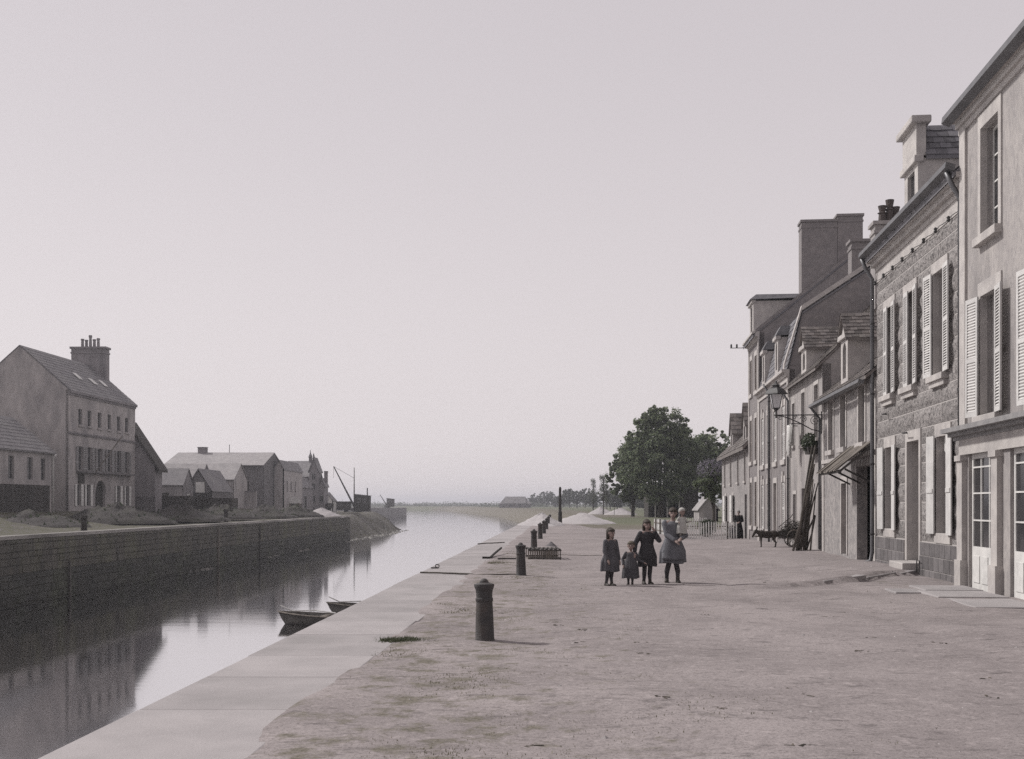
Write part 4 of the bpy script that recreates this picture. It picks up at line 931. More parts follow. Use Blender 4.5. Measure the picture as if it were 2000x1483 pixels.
# heaps on the far quay
def heap(name, label, cat, loc, rx, ry, hgt, m, n=44, seed=0, group=None, lump=.4):
    vs = []; fs = []; rings = 16
    for i in range(rings):
        t_ = i / (rings - 1)
        for k in range(n):
            a = 2 * math.pi * k / n; q = 1 + .22 * mnoise.noise(Vector((math.cos(a) * 1.3 + seed, math.sin(a) * 1.3, seed)))
            rr = (1 - t_) * q; x, y = rx * rr * math.cos(a), ry * rr * math.sin(a)
            z = hgt * (t_ ** 1.05) * (1 + lump * mnoise.noise(Vector((x * .9 + seed, y * .9, 1))) + lump * .6 * mnoise.noise(Vector((x * 2.6 + seed, y * 2.6, 4)))) + (.05 * hgt * random.uniform(-1, 1) if 0 < i else -.15)
            vs.append((x, y, z))
    for i in range(rings - 1):
        for k in range(n): fs.append((i * n + k, i * n + (k + 1) % n, (i + 1) * n + (k + 1) % n, (i + 1) * n + k))
    fs.append(tuple(range((rings - 1) * n, rings * n)))
    b = MB(); b.add(vs, fs); o = b.build(name, m, None, smooth=True, loc=loc)
    if m is S_EARTH:
        rr = random.Random(seed); q = MB(); q.raw = True
        for k in range(60):
            a = rr.uniform(0, 6.28); t_ = rr.random() ** .6; x, y = rx * t_ * math.cos(a), ry * t_ * math.sin(a); z = hgt * max(0, 1 - t_) ** .85; s_ = rr.uniform(.05, .18); w_ = rr.uniform(.03, .14)
            q.add([(x - w_, y, z - .05), (x + w_, y + .05, z - .05), (x + rr.uniform(-.15, .15), y, z + s_)], [(0, 1, 2)])
        q.build('weeds', LEAF3, o, kind='stuff')
    return tag(o, label, cat, group)
heap('earth_heap', 'wide dark earth heap below the arched door of the big house', 'heap', (-31.6, 90, .25), 5.0, 3.5, 1.5, S_EARTH, seed=1)
heap('earth_heap', 'dark earth heap rising right of the big house door', 'heap', (-29.5, 100, .3), 4.2, 4, 1.35, S_EARTH, seed=5)
heap('earth_heap', 'dark rubbish heap before the gabled shed', 'heap', (-29.0, 112, .3), 4.4, 3.2, 1.3, S_EARTH, seed=8)
heap('earth_heap', 'long low earth heap before the big warehouse', 'heap', (-27.9, 128, .2), 3.6, 4.5, 1.35, S_EARTH, seed=12)
heap('earth_heap', 'dark earth heap beside the white stone heap', 'heap', (-27.2, 141, .2), 3.6, 3.5, 1.4, S_EARTH, seed=14)
heap('earth_heap', 'low overgrown earth bank at the left end of the far quay', 'heap', (-33.5, 79, .1), 4.0, 3.6, 1.1, S_EARTH, seed=21)
heap('stone_heap', 'flat-topped pale heap of stone at the end of the far quay', 'heap', (-25.9, 153, -.05), 3.1, 3.0, 1.25, S_SAND, seed=3, lump=.1)
for yy, xx, hh, lab in ((70, -26.6, .95, 'short dark mooring post on the far quay below the big house'), (104, -26.4, 1.2, 'dark mooring post on the far quay before the freight wagons')):
    b = MB(); b.lathe([(.2, -.1), (.18, hh * .8), (.24, hh * .82), (.2, hh)], 12); tag(b.build('mooring_post', S_DARKW, loc=(xx, yy, 0)), lab, 'post', 'mooring posts on the far quay')

# ------------------------------------------------------------------ things on the near quay
def gz_(x, y): return gR(x, y)
# bollards
BOL = [(947, 1250), (1018, 1125), (1043, 1078), (1055, 1054), (1062.5, 1042.5), (1067.5, 1034), (1071, 1027.5), (1074, 1022.5)]
blab = ['nearest cast-iron bollard, standing large on the gravel beside the coping', 'second bollard back, with the mooring rope at its foot', 'third bollard, right behind the slatted rack',
        'fourth bollard from the front of the row', 'fifth bollard from the front of the row', 'sixth bollard along the quay, in line with the sand heap', 'seventh bollard, small before the sand heap', 'last and smallest bollard of the row by the sand heap']
bm_ = mat('bollard_iron', (.05, .045, .046), (.033, .03, .032), 5, .6, .5, 45, stain=(.10, .07, .055), ssc=3, samt=.5, spec=.4)
b0 = None
prof_b = [(r_ * .70, z_) for r_, z_ in [(.185, -.15), (.185, .02), (.165, .05), (.155, .30), (.142, .50), (.148, .505), (.155, .52), (.15, .545), (.14, .55), (.142, .60), (.152, .645), (.17, .675), (.178, .70), (.172, .715), (.10, .73), (.085, .735)]]
for i, (px, py) in enumerate(BOL):
    Y = EYE * F / (py - HY); X = (px - CX) / F * Y
    e = empty('mooring_bollard', (X, Y, gz_(X, Y) - .01), random.uniform(0, 6), blab[i], 'bollard', 'bollards along the near quay'); e.rotation_euler = (random.uniform(-.025, .025), random.uniform(-.025, .025), e.rotation_euler.z)
    if b0 is None:
        q = MB(); q.lathe(prof_b, 28); sh_ = q.build('shaft', bm_, e, smooth=True)
        md = sh_.modifiers.new('e', 'EDGE_SPLIT'); md.split_angle = R(35)
        q = MB(); q.lathe([(.055, .73), (.052, .75), (.035, .772), (.014, .782)], 16); kn = q.build('knob', bm_, e, smooth=True)
        b0 = (sh_, kn)
    else:
        for p_ in b0:
            c_ = p_.copy(); COL.objects.link(c_); c_.parent = e
# ropes, sticks, rack
def gp(px, py, z=0): Y = (EYE - z) * F / (py - HY); return Vector(((px - CX) / F * Y, Y, z))
def drape(pts, r, name, label, cat, m, n=30, lift=.0):
    P_ = []
    for a, c in zip(pts, pts[1:]):
        for k in range(n): P_.append(a.lerp(c, k / n))
    P_.append(pts[-1]); out = []
    for k, p_ in enumerate(P_):
        x, y = p_.x + .03 * math.sin(k * .9), p_.y + .05 * math.sin(k * .35)
        out.append((x, y, max(gz_(x, y), .014 if x < xq(y) + 1.4 else -9) + r * .8 + lift))
    b = MB(); b.tube(out, r, 6); return tag(b.build(name, m, smooth=True), label, cat)
S_ROPE = mat('tarred_rope', (.09, .078, .068), (.055, .048, .044), 20, .95, .3, 60)
drape([gp(1008, 1124), gp(940, 1125), gp(822, 1121)], .022, 'mooring_rope', 'dark mooring rope stretched from second bollard to the quay edge', 'rope', S_ROPE)
drape([gp(985, 1061), gp(932, 1064)], .022, 'mooring_rope', 'short rope crossing the coping beyond the second bollard', 'rope', S_ROPE)
drape([gp(1175, 1087), gp(1140, 1086.5), gp(1092, 1085)], .018, 'rope_line', 'dark rope lying on gravel right of the slatted rack', 'rope', S_ROPE)
def stick(pts, r, label):
    b = MB(); b.tube([(p.x, p.y, gz_(p.x, p.y) + r + h_) for p, h_ in pts], r, 6); tag(b.build('driftwood_stick', S_DARKW), label, 'stick')
stick([(gp(942, 1092), 0), (gp(957, 1092), .0), (gp(966, 1088), .08), (gp(979, 1083), .16)], .035, 'bent dark stick lying on the quay left of the second bollard')
stick([(gp(972, 1093.5), 0), (gp(1008, 1093.5), 0)], .03, 'straight thin stick lying beside the second bollard')
# mooring ring on the edge
e = gp(843, 1111); c = empty('mooring_ring', (xq(e.y) + .25, e.y, .02), .3, 'small iron mooring ring standing up at the quay edge', 'ring')
b = MB(); b.tube([(.05 * math.cos(a), .03 * math.sin(a), .05 + .04 * math.sin(a)) for a in [2 * math.pi * k / 16 for k in range(17)]], .012, 6); b.build('ring', S_IRON, c)
b = MB(); b.box(-.16, .03, -.03, .03, -.01, .02); b.build('staple', S_IRON, c)
# slatted rack
a = gp(1031, 1093.5); L_ = 1.0; c = empty('slatted_rack', (a.x, a.y, gz_(a.x, a.y)), R(2), 'low dark slatted rack lying behind the second bollard', 'rack')
wd_ = 1.5
for yy in (0, wd_):
    for zz in (.02, .25):
        b = MB(); b.box(0, L_, yy - .03, yy + .03, zz, zz + .045); b.build('rail', S_DARKW, c)
    for k in range(15):
        x = .02 + k * (L_ - .06) / 14; b = MB(); b.box(x - .016, x + .016, yy - .05, yy - .031, .0, .27); b.build('slat', S_WOOD, c)
for k in range(8):
    x = .05 + k * (L_ - .1) / 7; b = MB(); b.box(x - .03, x + .03, 0, wd_, .296, .315); b.build('top_slat', S_DARKW, c)
a = gp(1076, 1069); tag(heap('stone_lump', 'small dark lump of stone behind the slatted rack', 'stone', (a.x, a.y, 0), .3, .25, .22, S_DARKST, n=12, seed=4))
# sand and stone heaps further along
a = gp(1076, 1030); heap('sand_heap', 'long pale sand heap at the quay edge beyond the bollards', 'heap', (2.35, 92, -.05), 1.9, 9, 1.0, S_SAND, seed=31, lump=.12)
heap('sand_heap', 'rounded pale gravel heap right of the tall post', 'heap', (6.2, 100, -.05), 3.0, 5, .95, S_SAND, seed=33, lump=.12)
heap('stone_heap', 'white broken-stone heap left of the thin poplar', 'heap', (14.6, 185, -.1), 2.6, 3, 1.35, S_SAND, seed=35, lump=.12); heap('stone_heap', 'white broken-stone heap right of the thin poplar', 'heap', (16.9, 176, -.1), 2.9, 3, 1.2, S_SAND, seed=37, lump=.12)
# tall post
a = gp(1094, 1024); b = MB(); b.lathe([(.17, -.2), (.16, 1.0), (.12, 1.05), (.11, 2.95), (.06, 3.08)], 12); tag(b.build('wooden_post', S_DARKW, loc=(a.x, a.y, 0)), 'tall dark wooden post standing alone past the bollards', 'post')
b = MB(); b.tube([(0, 0, -.1), (.05, 0, 1.5), (-.12, 0, 2.6)], .04, 6); tag(b.build('stake', S_DARKW, loc=(15.6, 172, 0)), 'thin leaning stake in front of the white stone heaps', 'stake')

# pavement edge and flagstones
for (xa, ya, xb, yb) in ((6.4, 23.05, 7.6, 24.15), (7.65, 24.2, 8.6, 25.2), (8.65, 25.25, 9.35, 26.0)):
    d_ = Vector((xb - xa, yb - ya, 0)).normalized(); n_ = Vector((-d_.y, d_.x, 0)) * .24
    z = .135; zz = [(xa, ya), (xb, yb), (xb + n_.x, yb + n_.y), (xa + n_.x, ya + n_.y)]
    b = MB(); b.hexa([(x, y, -.1) for x, y in zz] + [(x, y, z - .05 * (1 if i in (0, 3) else 0)) for i, (x, y) in enumerate(zz)])
    tag(b.build('kerb_stone', S_COPE, bevel=.02), {6.4: 'kerb stone farthest out from the stone house, toward the children', 7.65: 'middle kerb stone of the raised edge before the stone house', 8.65: 'kerb stone touching the doorstep of the stone house'}[xa], 'kerb', 'kerb stones before the stone house')
for i, (Y0, Y1, o0, o1) in enumerate(((21.9, 20.7, .1, 1.15), (20.68, 19.3, .1, 1.3), (21.3, 20.4, 1.18, 1.75), (19.28, 17.6, .1, 1.2))):
    p = [fpt(Y0, PR + o0), fpt(Y0, PR + o1), fpt(Y1, PR + o1), fpt(Y1, PR + o0)]
    b = MB(); b.hexa([(q.x, q.y, -.15) for q in p[::-1]] + [(q.x, q.y, .07 - .012 * i) for q in p[::-1]])
    tag(b.build('flagstone', S_COPE, bevel=.02), ('worn flagstone at the shopfront corner pilaster', 'broad flagstone before the shop window', 'outer broken flagstone lying farthest from the shopfront', 'flagstone at the right edge under the shopfront')[i], 'flagstone', 'flagstones before the shop')

# ------------------------------------------------------------------ lantern
Yl = 38.7; base = fpt(Yl, .03, 4.72)
c = empty('street_lantern', base, RZ, 'glazed street lantern on scrolled iron wall bracket above the leaning poles', 'lantern')   # local -y points out over the street
q = MB(); q.tube([(0, 0, 0), (0, -1.62, 0)], .022, 6); br = q.build('bracket_arm', S_IRON, c)
q = MB(); q.box(-.03, .03, -.03, 0, -.65, .12); q.build('wall_plate', S_IRON, c)
q = MB(); q.tube([(0, -.02, -.58), (0, -.35, -.5), (0, -.7, -.3), (0, -1.05, -.14), (0, -1.3, -.05), (0, -1.5, -.02)], .02, 6); q.build('brace', S_IRON, br)
def scroll(cy, cz, r, turns, sgn):
    n = int(22 * turns); pts = [(0, cy + sgn * r * (1 - k / n * .8) * math.cos(2 * math.pi * turns * k / n), cz + r * (1 - k / n * .8) * math.sin(2 * math.pi * turns * k / n)) for k in range(n + 1)]
    q = MB(); q.tube(pts, .012, 5); q.build('scroll', S_IRON, br)
scroll(-.24, -.2, .18, 1.8, 1); scroll(-.62, -.14, .12, 1.6, -1); scroll(-.92, -.08, .08, 1.5, 1); scroll(-1.42, -.1, .09, 1.5, -1)
ly = -1.55
q = MB(); q.tube([(0, ly, -.1), (0, ly, .22)], .025, 8); q.lathe([(.03, .14), (.10, .2), (.03, .24)], 10, (0, ly)); q.build('stem', S_IRON, c)
zb_, zt_, rb_, rt_ = .24, .72, .15, .27
for k in range(4):
    a0, a1 = math.pi / 4 + k * math.pi / 2, math.pi / 4 + (k + 1) * math.pi / 2
    p0, p1 = (rb_ * math.cos(a0), ly + rb_ * math.sin(a0), zb_), (rb_ * math.cos(a1), ly + rb_ * math.sin(a1), zb_); p3, p2 = (rt_ * math.cos(a0), ly + rt_ * math.sin(a0), zt_), (rt_ * math.cos(a1), ly + rt_ * math.sin(a1), zt_)
    q = MB(); q.tube([p0, p3], .014, 6); q.build('frame_bar', S_IRON, c)
    q = MB(); q.tube([p3, p2], .018, 6); q.build('frame_bar', S_IRON, c)
    q = MB(); q.tube([p0, p1], .014, 6); q.build('frame_bar', S_IRON, c)
    q = MB(); q.extr([p0, p1, p2, p3], (0, 0, .003)); q.build('glass_pane', bpy.data.materials.get('lantern_glass') or mat('lantern_glass', (.55, .53, .55), (.45, .43, .46), 5, .2, 0, spec=.5), c)
q = MB(); q.lathe([(.40, .72), (.38, .76), (.24, .92), (.13, .96), (.12, 1.02), (.17, 1.03), (.05, 1.10), (.03, 1.18)], 4, (0, ly)); q.build('cap', S_IRON, c).rotation_euler = (0, 0, 0)

# ------------------------------------------------------------------ poles, cart, brushwood, laundry, plant
c = empty('leaning_poles', fpt(39.6, .5), 0, 'bundle of long rough poles leaning on the plastered house under the lantern', 'poles')
rr = random.Random(3)
for k in range(15):
    Y0 = 39.0 + rr.uniform(-.1, .7); o0 = .6 + rr.uniform(-.25, .35); top = rr.uniform(2.3, 3.9) if k < 9 else rr.uniform(1.2, 2.4)
    Y1 = 38.95 + rr.uniform(0, .45); p0 = fpt(Y0, o0, .0) - c.location; p1 = fpt(Y1, .08 + rr.uniform(0, .2), top) - c.location
    p0.z = gz_(p0.x + c.location.x, p0.y + c.location.y) + .02; mid = p0.lerp(p1, .5) + Vector((rr.uniform(-.05, .05), rr.uniform(-.05, .05), rr.uniform(-.06, .03)))
    q = MB(); r_ = rr.uniform(.022, .05); q.tube([p0, mid, p1], [r_, r_ * .85, r_ * .6], 7); q.build('pole', S_WOOD if k % 3 else S_TRUNK, c, smooth=True)
# brushwood cart
p = Vector((10.55, 43.5, 0)); c = empty('brushwood_cart', (p.x, p.y, gz_(p.x, p.y)), R(96), 'small two-wheeled cart piled with brushwood, drawn by the small donkey', 'cart')
# local x: backwards from the animal, turned to lie along the street
c.rotation_euler = (0, 0, R(-6)); c.scale = (.72, .8, .85)
q = MB(); q.box(-.3, 1.2, -.42, .42, .42, .5); q.build('bed', S_DARKW, c)
for s_ in (-1, 1):
    q = MB(); q.box(-.3, 1.2, s_ * .42 - .02, s_ * .42 + .02, .502, .72); q.build('side_board', S_DARKW, c)
    q = MB(); q.tube([(.2, s_ * .36, .46), (-.8, s_ * .3, .52), (-1.6, s_ * .24, .48)], .028, 6); q.build('shaft', S_WOOD, c)
    wh = MB(); n = 20; wh.tube([(.38 * math.cos(2 * math.pi * k / n), 0, .38 * math.sin(2 * math.pi * k / n)) for k in range(n + 1)], .03, 6); wh = wh.build('wheel', S_WOOD, c, loc=(.4, s_ * .52, .41))
    for k in range(5):
        q = MB(); a_ = math.pi * k / 5; q.tube([(-.36 * math.cos(a_), 0, -.36 * math.sin(a_)), (.36 * math.cos(a_), 0, .36 * math.sin(a_))], .014, 5); q.build('spoke', S_WOOD, wh)
q = MB(); rr = random.Random(11)
for k in range(420):
    a_ = rr.uniform(0, 2 * math.pi); r_ = rr.random() ** .5; x = .45 + .85 * r_ * math.cos(a_); y = .55 * r_ * math.sin(a_); z = .52 + (1 - r_ * r_) * rr.uniform(.1, .75)
    d_ = Vector((rr.uniform(-.5, .5), rr.uniform(-.35, .35), rr.uniform(-.12, .35))); q.tube([Vector((x, y, z)) - d_ * .5, Vector((x, y, z)) + d_ * .5], [.014, .006], 3)
q.build('brushwood', S_TRUNK, None, kind='stuff').parent = c
q = MB(); q.tube([(-.35, 0, .9), (.3, .1, 1.35), (.42, .12, 1.5)], .02, 5); q.build('long_branch', S_TRUNK, c)

def solid(mb, name, m, parent, vox, it=4, smoothf=.5):
    o = mb.build('tmp_solid', None); md = o.modifiers.new('r', 'REMESH'); md.mode = 'VOXEL'; md.voxel_size = vox
    m2 = o.modifiers.new('s', 'SMOOTH'); m2.factor = smoothf; m2.iterations = it
    dg = bpy.context.evaluated_depsgraph_get(); me = bpy.data.meshes.new_from_object(o.evaluated_get(dg)); bpy.data.objects.remove(o)
    me.name = name; me.materials.clear(); me.materials.append(m)
    for p_ in me.polygons: p_.use_smooth = True
    n = bpy.data.objects.new(name, me); COL.objects.link(n); n.parent = parent; return n

# small donkey, head lowered; local +x is forward
S_FUR = mat('dark_fur', (.045, .036, .032), (.028, .023, .021), 8, .9, .3, 60, stain=(.10, .085, .075), ssc=3, samt=.4)
hd_ = Vector((-1, .12, 0)); p = Vector((9.82, 43.3, 0))
c = empty('donkey', (p.x, p.y, gz_(p.x, p.y)), math.atan2(hd_.y, hd_.x), 'small dark donkey with lowered head harnessed before the brushwood', 'donkey'); c.scale = (.78,) * 3
q = MB()
q.ball((-.30, 0, .66), (.24, .17, .19)); q.ball((.0, 0, .64), (.34, .175, .19)); q.ball((.28, 0, .66), (.2, .155, .2))
q.cone((.36, 0, .72), (.56, 0, .80), .12, .085); q.cone((.56, 0, .82), (.70, 0, .58), .078, .052); q.ball((.715, 0, .545), (.055, .05, .06))
for s_ in (-1, 1):
    q.cone((.52, s_ * .05, .88), (.46, s_ * .09, 1.03), .03, .014)
    q.cone((.30, s_ * .09, .58), (.31, s_ * .09, .31), .062, .036); q.cone((.31, s_ * .09, .31), (.30, s_ * .09, .06), .034, .026); q.cone((.30, s_ * .09, .05), (.32, s_ * .09, .025), .034, .036)
    q.cone((-.34, s_ * .1, .6), (-.28, s_ * .1, .40), .10, .055); q.cone((-.28, s_ * .1, .40), (-.41, s_ * .1, .26), .05, .034); q.cone((-.41, s_ * .1, .26), (-.38, s_ * .1, .05), .032, .026); q.cone((-.38, s_ * .1, .05), (-.36, s_ * .1, .025), .034, .036)
q.cone((-.52, 0, .72), (-.56, 0, .42), .025, .03)
solid(q, 'body', S_FUR, c, .016)
q = MB(); q.tube([(.3 + .02 * math.cos(a_), .2 * math.cos(a_), .67 + .23 * math.sin(a_)) for a_ in [2 * math.pi * k / 20 for k in range(21)]], .018, 6); q.build('collar_strap', S_ROPE, c)

# laundry and window plant on the plastered house
def fp3(Y, out, z): return fpt(Y, out, z)
c = empty('laundry', fp3(43.4, 0, 4.6), RZ, 'pale washing hung from a rod under the upper window', 'laundry')
q = MB(); q.tube([(-.55, -.05, .1), (-.55, -.45, .12)], .02, 6); q.tube([(.55, -.05, .1), (.55, -.45, .12)], .02, 6); q.tube([(-.65, -.43, .12), (.65, -.43, .12)], .015, 6); q.build('rod', S_IRON, c)
for j, (x0, x1, dz, m_) in enumerate(((-.6, .02, -1.15, S_WHITE), (.05, .5, -.75, S_CURT))):
    vs = []; fs = []; nx, nz_ = 14, 12
    for k in range(nz_ + 1):
        for i in range(nx + 1):
            t_ = i / nx; u_ = k / nz_; vs.append((x0 + (x1 - x0) * t_ * (1 - .15 * u_) + .05 * math.sin(u_ * 3 + j), -.43 - .05 * math.sin(t_ * 14 + j) * (.3 + u_) - .03 * math.sin(t_ * 5), .12 + dz * u_ * (1 - .12 * math.sin(t_ * 6 + j))))
    for k in range(nz_):
        for i in range(nx): fs.append((k * (nx + 1) + i, k * (nx + 1) + i + 1, (k + 1) * (nx + 1) + i + 1, (k + 1) * (nx + 1) + i))
    q = MB(); q.add(vs, fs); o = q.build('cloth', m_, c, smooth=True); md = o.modifiers.new('t', 'SOLIDIFY'); md.thickness = .012
c = empty('window_plant', fp3(40.0, 0, 3.55), RZ, 'bushy dark plant in a wooden window trough beside the laundry', 'plant')
q = MB(); q.extr([(-.5, -.38, .12), (-.42, -.32, -.12), (.42, -.32, -.12), (.5, -.38, .12)], (0, .32, 0)); q.build('trough', S_DARKW, c)
def leaves(n, cen, rad, size, rr, mb=None, shell=.3, drop=0):
    mb = mb or MB(); mb.raw = True
    for _ in range(n):
        v = Vector((rr.gauss(0, 1), rr.gauss(0, 1), rr.gauss(0, 1))).normalized() * (rr.random() ** shell)
        p_ = Vector((cen[0] + v.x * rad[0], cen[1] + v.y * rad[1], cen[2] + v.z * rad[2]))
        s_ = size * rr.uniform(.6, 1.3); a_ = Vector((rr.gauss(0, 1), rr.gauss(0, 1), rr.gauss(0, .6))).normalized(); up = (v + Vector((0, 0, .5)) + Vector((rr.gauss(0, .5), rr.gauss(0, .5), rr.gauss(0, .5)))).normalized()
        b_ = up.cross(a_)
        if b_.length < .05: continue
        b_.normalize(); a_ = b_.cross(up).normalized(); tip = -up * s_ * drop
        mb.add([p_ - a_ * s_ * .5, p_ + b_ * s_ * .32, p_ + a_ * s_ * .5 + tip, p_ - b_ * s_ * .32], [(0, 1, 2, 3)])
    return mb
q = leaves(700, (0, -.25, .3), (.55, .28, .35), .11, random.Random(4)); q.build('foliage', LEAF3, c, kind='stuff')

# ------------------------------------------------------------------ people
def body_mat(name, hem, stock, skin=S_SKIN):
    m = bpy.data.materials.new(name); m.use_nodes = True; t = m.node_tree; N = t.nodes; L = t.links; b = N['Principled BSDF']; b.inputs['Roughness'].default_value = .75
    tc = N.new('ShaderNodeTexCoord'); sp = N.new('ShaderNodeSeparateXYZ'); L.new(tc.outputs['Object'], sp.inputs[0])
    g = N.new('ShaderNodeMath'); g.operation = 'GREATER_THAN'; g.inputs[1].default_value = hem; L.new(sp.outputs[2], g.inputs[0])
    x = N.new('ShaderNodeMix'); x.data_type = 'RGBA'; x.inputs[6].default_value = (*stock, 1); x.inputs[7].default_value = (*skin, 1); L.new(g.outputs[0], x.inputs[0]); L.new(x.outputs[2], b.inputs['Base Color']); return m
C_HAIR = mat('dark_hair', (.035, .028, .025), (.055, .042, .034), 30, .7, .3, 80)
C_HAIR2 = mat('light_hair', (.11, .09, .072), (.075, .062, .05), 30, .7, .3, 80)
C_SHOE = mat('shoe_leather', (.035, .03, .028), (.05, .04, .035), 10, .6, .2, 40)
def person(label, loc, rz, H, hsz, hem, hemr, dm, hm, RHn, LHn, group=None, stock=(.03, .028, .032), long_hair=True, stance=.07, apron=None, waist=.62, bonnet=None, sleeve=1.0, legs=True, lean=0, head_turn=0):
    """H height; hsz head height; RHn / LHn hand positions in units of H (x right of picture, y towards us negative, z up); the figure faces local -y"""
    c = empty('person', loc, rz, label, 'person', group); sd_ = sum(map(ord, label)); c.rotation_euler = (R((sd_ % 5) - 2) * .6, R((sd_ % 7) - 3) * .5, rz); ff = .02 * H * ((sd_ % 3) - 1)
    ch = H - hsz; sh_z = ch - .045 * H; shw = .105 * H; hr = hsz / 2; hipz = .47 * H
    q = MB(); hands = []
    # trunk and neck
    q.ball((0, 0, hipz + .03 * H), (.085 * H, .06 * H, .07 * H)); q.cone((0, 0, hipz), (0, 0, sh_z - .05 * H), .068 * H, .075 * H); q.cone((-shw * .7, 0, sh_z - .02 * H), (shw * .7, 0, sh_z - .02 * H), .042 * H, .042 * H)
    q.cone((0, 0, sh_z - .02 * H), (0, -.005, ch + .03 * H), .034 * H, .03 * H)
    # head with jaw, nose and ears
    tw = math.sin(head_turn)
    hc = Vector((tw * .01, -.012 * H, ch + hr * 1.02)); q.ball(hc + Vector((0, .012 * H, .01 * H)), (hr * .74, hr * .84, hr * .86), 16, 12); q.ball(hc + Vector((0, -.02 * H, -hr * .45)), (hr * .5, hr * .52, hr * .5), 12, 8)
    q.cone(hc + Vector((tw * hr * .5, -hr * .78, .02 * H)), hc + Vector((tw * hr * .7, -hr * .93, -hr * .16)), hr * .07, hr * .12)
    for s_ in (-1, 1): q.ball(hc + Vector((s_ * hr * .75, .01 * H, -hr * .1)), (hr * .09, hr * .15, hr * .22), 8, 6)
    # legs
    for s_ in (-1, 1):
        ax = s_ * stance * H * .5 + s_ * .01; kx = s_ * .045 * H
        q.cone((s_ * .045 * H, 0, hipz), (kx, -.012 * H, .27 * H), .055 * H, .037 * H); q.cone((kx, -.012 * H, .27 * H), (ax, .01 * H, .16 * H), .036 * H, .036 * H); q.cone((ax, .01 * H, .16 * H), (ax, .012 * H + s_ * ff, .05 * H), .034 * H, .023 * H); q.cone((ax, .012 * H + s_ * ff, .04 * H), (ax, -.05 * H + s_ * ff, .02 * H), .022 * H, .018 * H)
    sl_ = []
    for s_, hn in ((1, RHn), (-1, LHn)):
        S0 = Vector((s_ * shw, 0, sh_z - .02 * H)); Hd = Vector(hn) * H; ln = .165 * H
        d_ = Hd - S0; ds = min(d_.length, ln * 1.98); Hd = S0 + d_.normalized() * ds; mid = (S0 + Hd) / 2; off = math.sqrt(max(0, ln * ln - ds * ds / 4))
        bend = Vector((s_ * .5, .25, -.85)); bend = (bend - d_.normalized() * bend.dot(d_.normalized())).normalized(); E = mid + bend * off
        q.cone(S0, E, .032 * H, .026 * H); q.cone(E, Hd, .025 * H, .017 * H); sl_.append((S0, E, Hd))
        f = (Hd - E).normalized(); side = f.cross(Vector((0, 0, 1)));
        if side.length < .1: side = Vector((1, 0, 0))
        side.normalize(); nn = side.cross(f)
        pc = Hd + f * .03 * H; q.ball(pc, (.022 * H, .02 * H, .022 * H), 8, 6); q.cone(Hd, Hd + f * .045 * H, .016 * H, .02 * H)
        for k, (o_, l_) in enumerate(((-1.5, .035), (-.5, .042), (.5, .040), (1.5, .030))):
            b0_ = Hd + f * .05 * H + side * o_ * .0105 * H; b1_ = b0_ + f * l_ * .55 * H; b2_ = b1_ + (f * .7 - nn * .7) * l_ * .5 * H
            q.cone(b0_, b1_, .0062 * H, .0058 * H, 6); q.cone(b1_, b2_, .0058 * H, .005 * H, 6)
        t0 = Hd + f * .02 * H + side * .018 * H * s_; q.cone(t0, t0 + (f * .7 + side * s_ * .8 - nn * .3) * .032 * H, .0075 * H, .0055 * H, 6)
    bo = solid(q, 'body', body_mat('skin_and_stockings', hem * H + .05, stock), c, .0085, 3)
    for s_ in (-1, 1):
        q = MB(); q.ball(hc + Vector((s_ * hr * .32 + tw * hr * .4, -hr * .74, hr * .02)), hr * .1, 8, 6); q.build('eye', S_IRON, bo, smooth=True)
    q = MB(); q.ball(hc + Vector((tw * hr * .5, -hr * .76, -hr * .5)), (hr * .22, hr * .08, hr * .05), 8, 6); q.build('mouth', mat('lips', (.20, .09, .085)) if 'lips' not in bpy.data.materials else bpy.data.materials['lips'], bo, smooth=True)
    # shoes
    for s_ in (-1, 1):
        ax = s_ * stance * H * .5 + s_ * .01; q = MB(); q.cone((ax, .02 * H, .03 * H), (ax + s_ * .012 * H, -.07 * H, .022 * H), .03 * H, .024 * H); q.cone((ax, .014 * H, .03 * H), (ax, .012 * H, .075 * H), .028 * H, .028 * H); q.box(ax - .026 * H, ax + .028 * H, -.09 * H, .045 * H, .0, .016 * H); solid(q, 'shoe', C_SHOE, c, .009, 2).location.y = s_ * ff
    # dress: bodice, sleeves and a skirt with folds
    q = MB(); n = 40; rings = []
    prof_d = [(sh_z + .012 * H, .060, .045), (sh_z - .03 * H, .118, .075), (sh_z - .10 * H, .112, .082), (waist * H, .098, .078), (waist * H - .05 * H, .112, .09), (lerp_tab([(0, hem * H), (1, waist * H)], .45), .06 + hemr * .62, .055 + hemr * .5), (hem * H + .05 * H, hemr * .98, hemr * .8), (hem * H, hemr, hemr * .82)]
    seed = sum(map(ord, label)) % 50
    vs = []; fs = []
    for i, (z, rx, ry) in enumerate(prof_d):
        fo = max(0, (waist * H - z) / (waist * H - hem * H)); 
        for k in range(n):
            a_ = 2 * math.pi * k / n; w_ = 1 + fo * (.085 * math.sin(a_ * 8 + seed) + .05 * math.sin(a_ * 13 + 2 * seed) + .05 * math.sin(a_ * 2 + seed))
            vs.append((rx * H * w_ * math.cos(a_), ry * H * w_ * math.sin(a_), z + .012 * H * fo * math.sin(a_ * 3 + seed)))
    for i in range(len(prof_d) - 1):
        for k in range(n): fs.append((i * n + k, i * n + (k + 1) % n, (i + 1) * n + (k + 1) % n, (i + 1) * n + k))
    fs.append(tuple(range(n))); fs.append(tuple(range((len(prof_d) - 1) * n, len(prof_d) * n))[::-1]); q.add(vs, fs)
    for S0, E, Hd in sl_:
        q.cone(S0, E, .046 * H, .04 * H)
        if sleeve > .5: q.cone(E, E.lerp(Hd, .86 * sleeve), .04 * H, .031 * H)
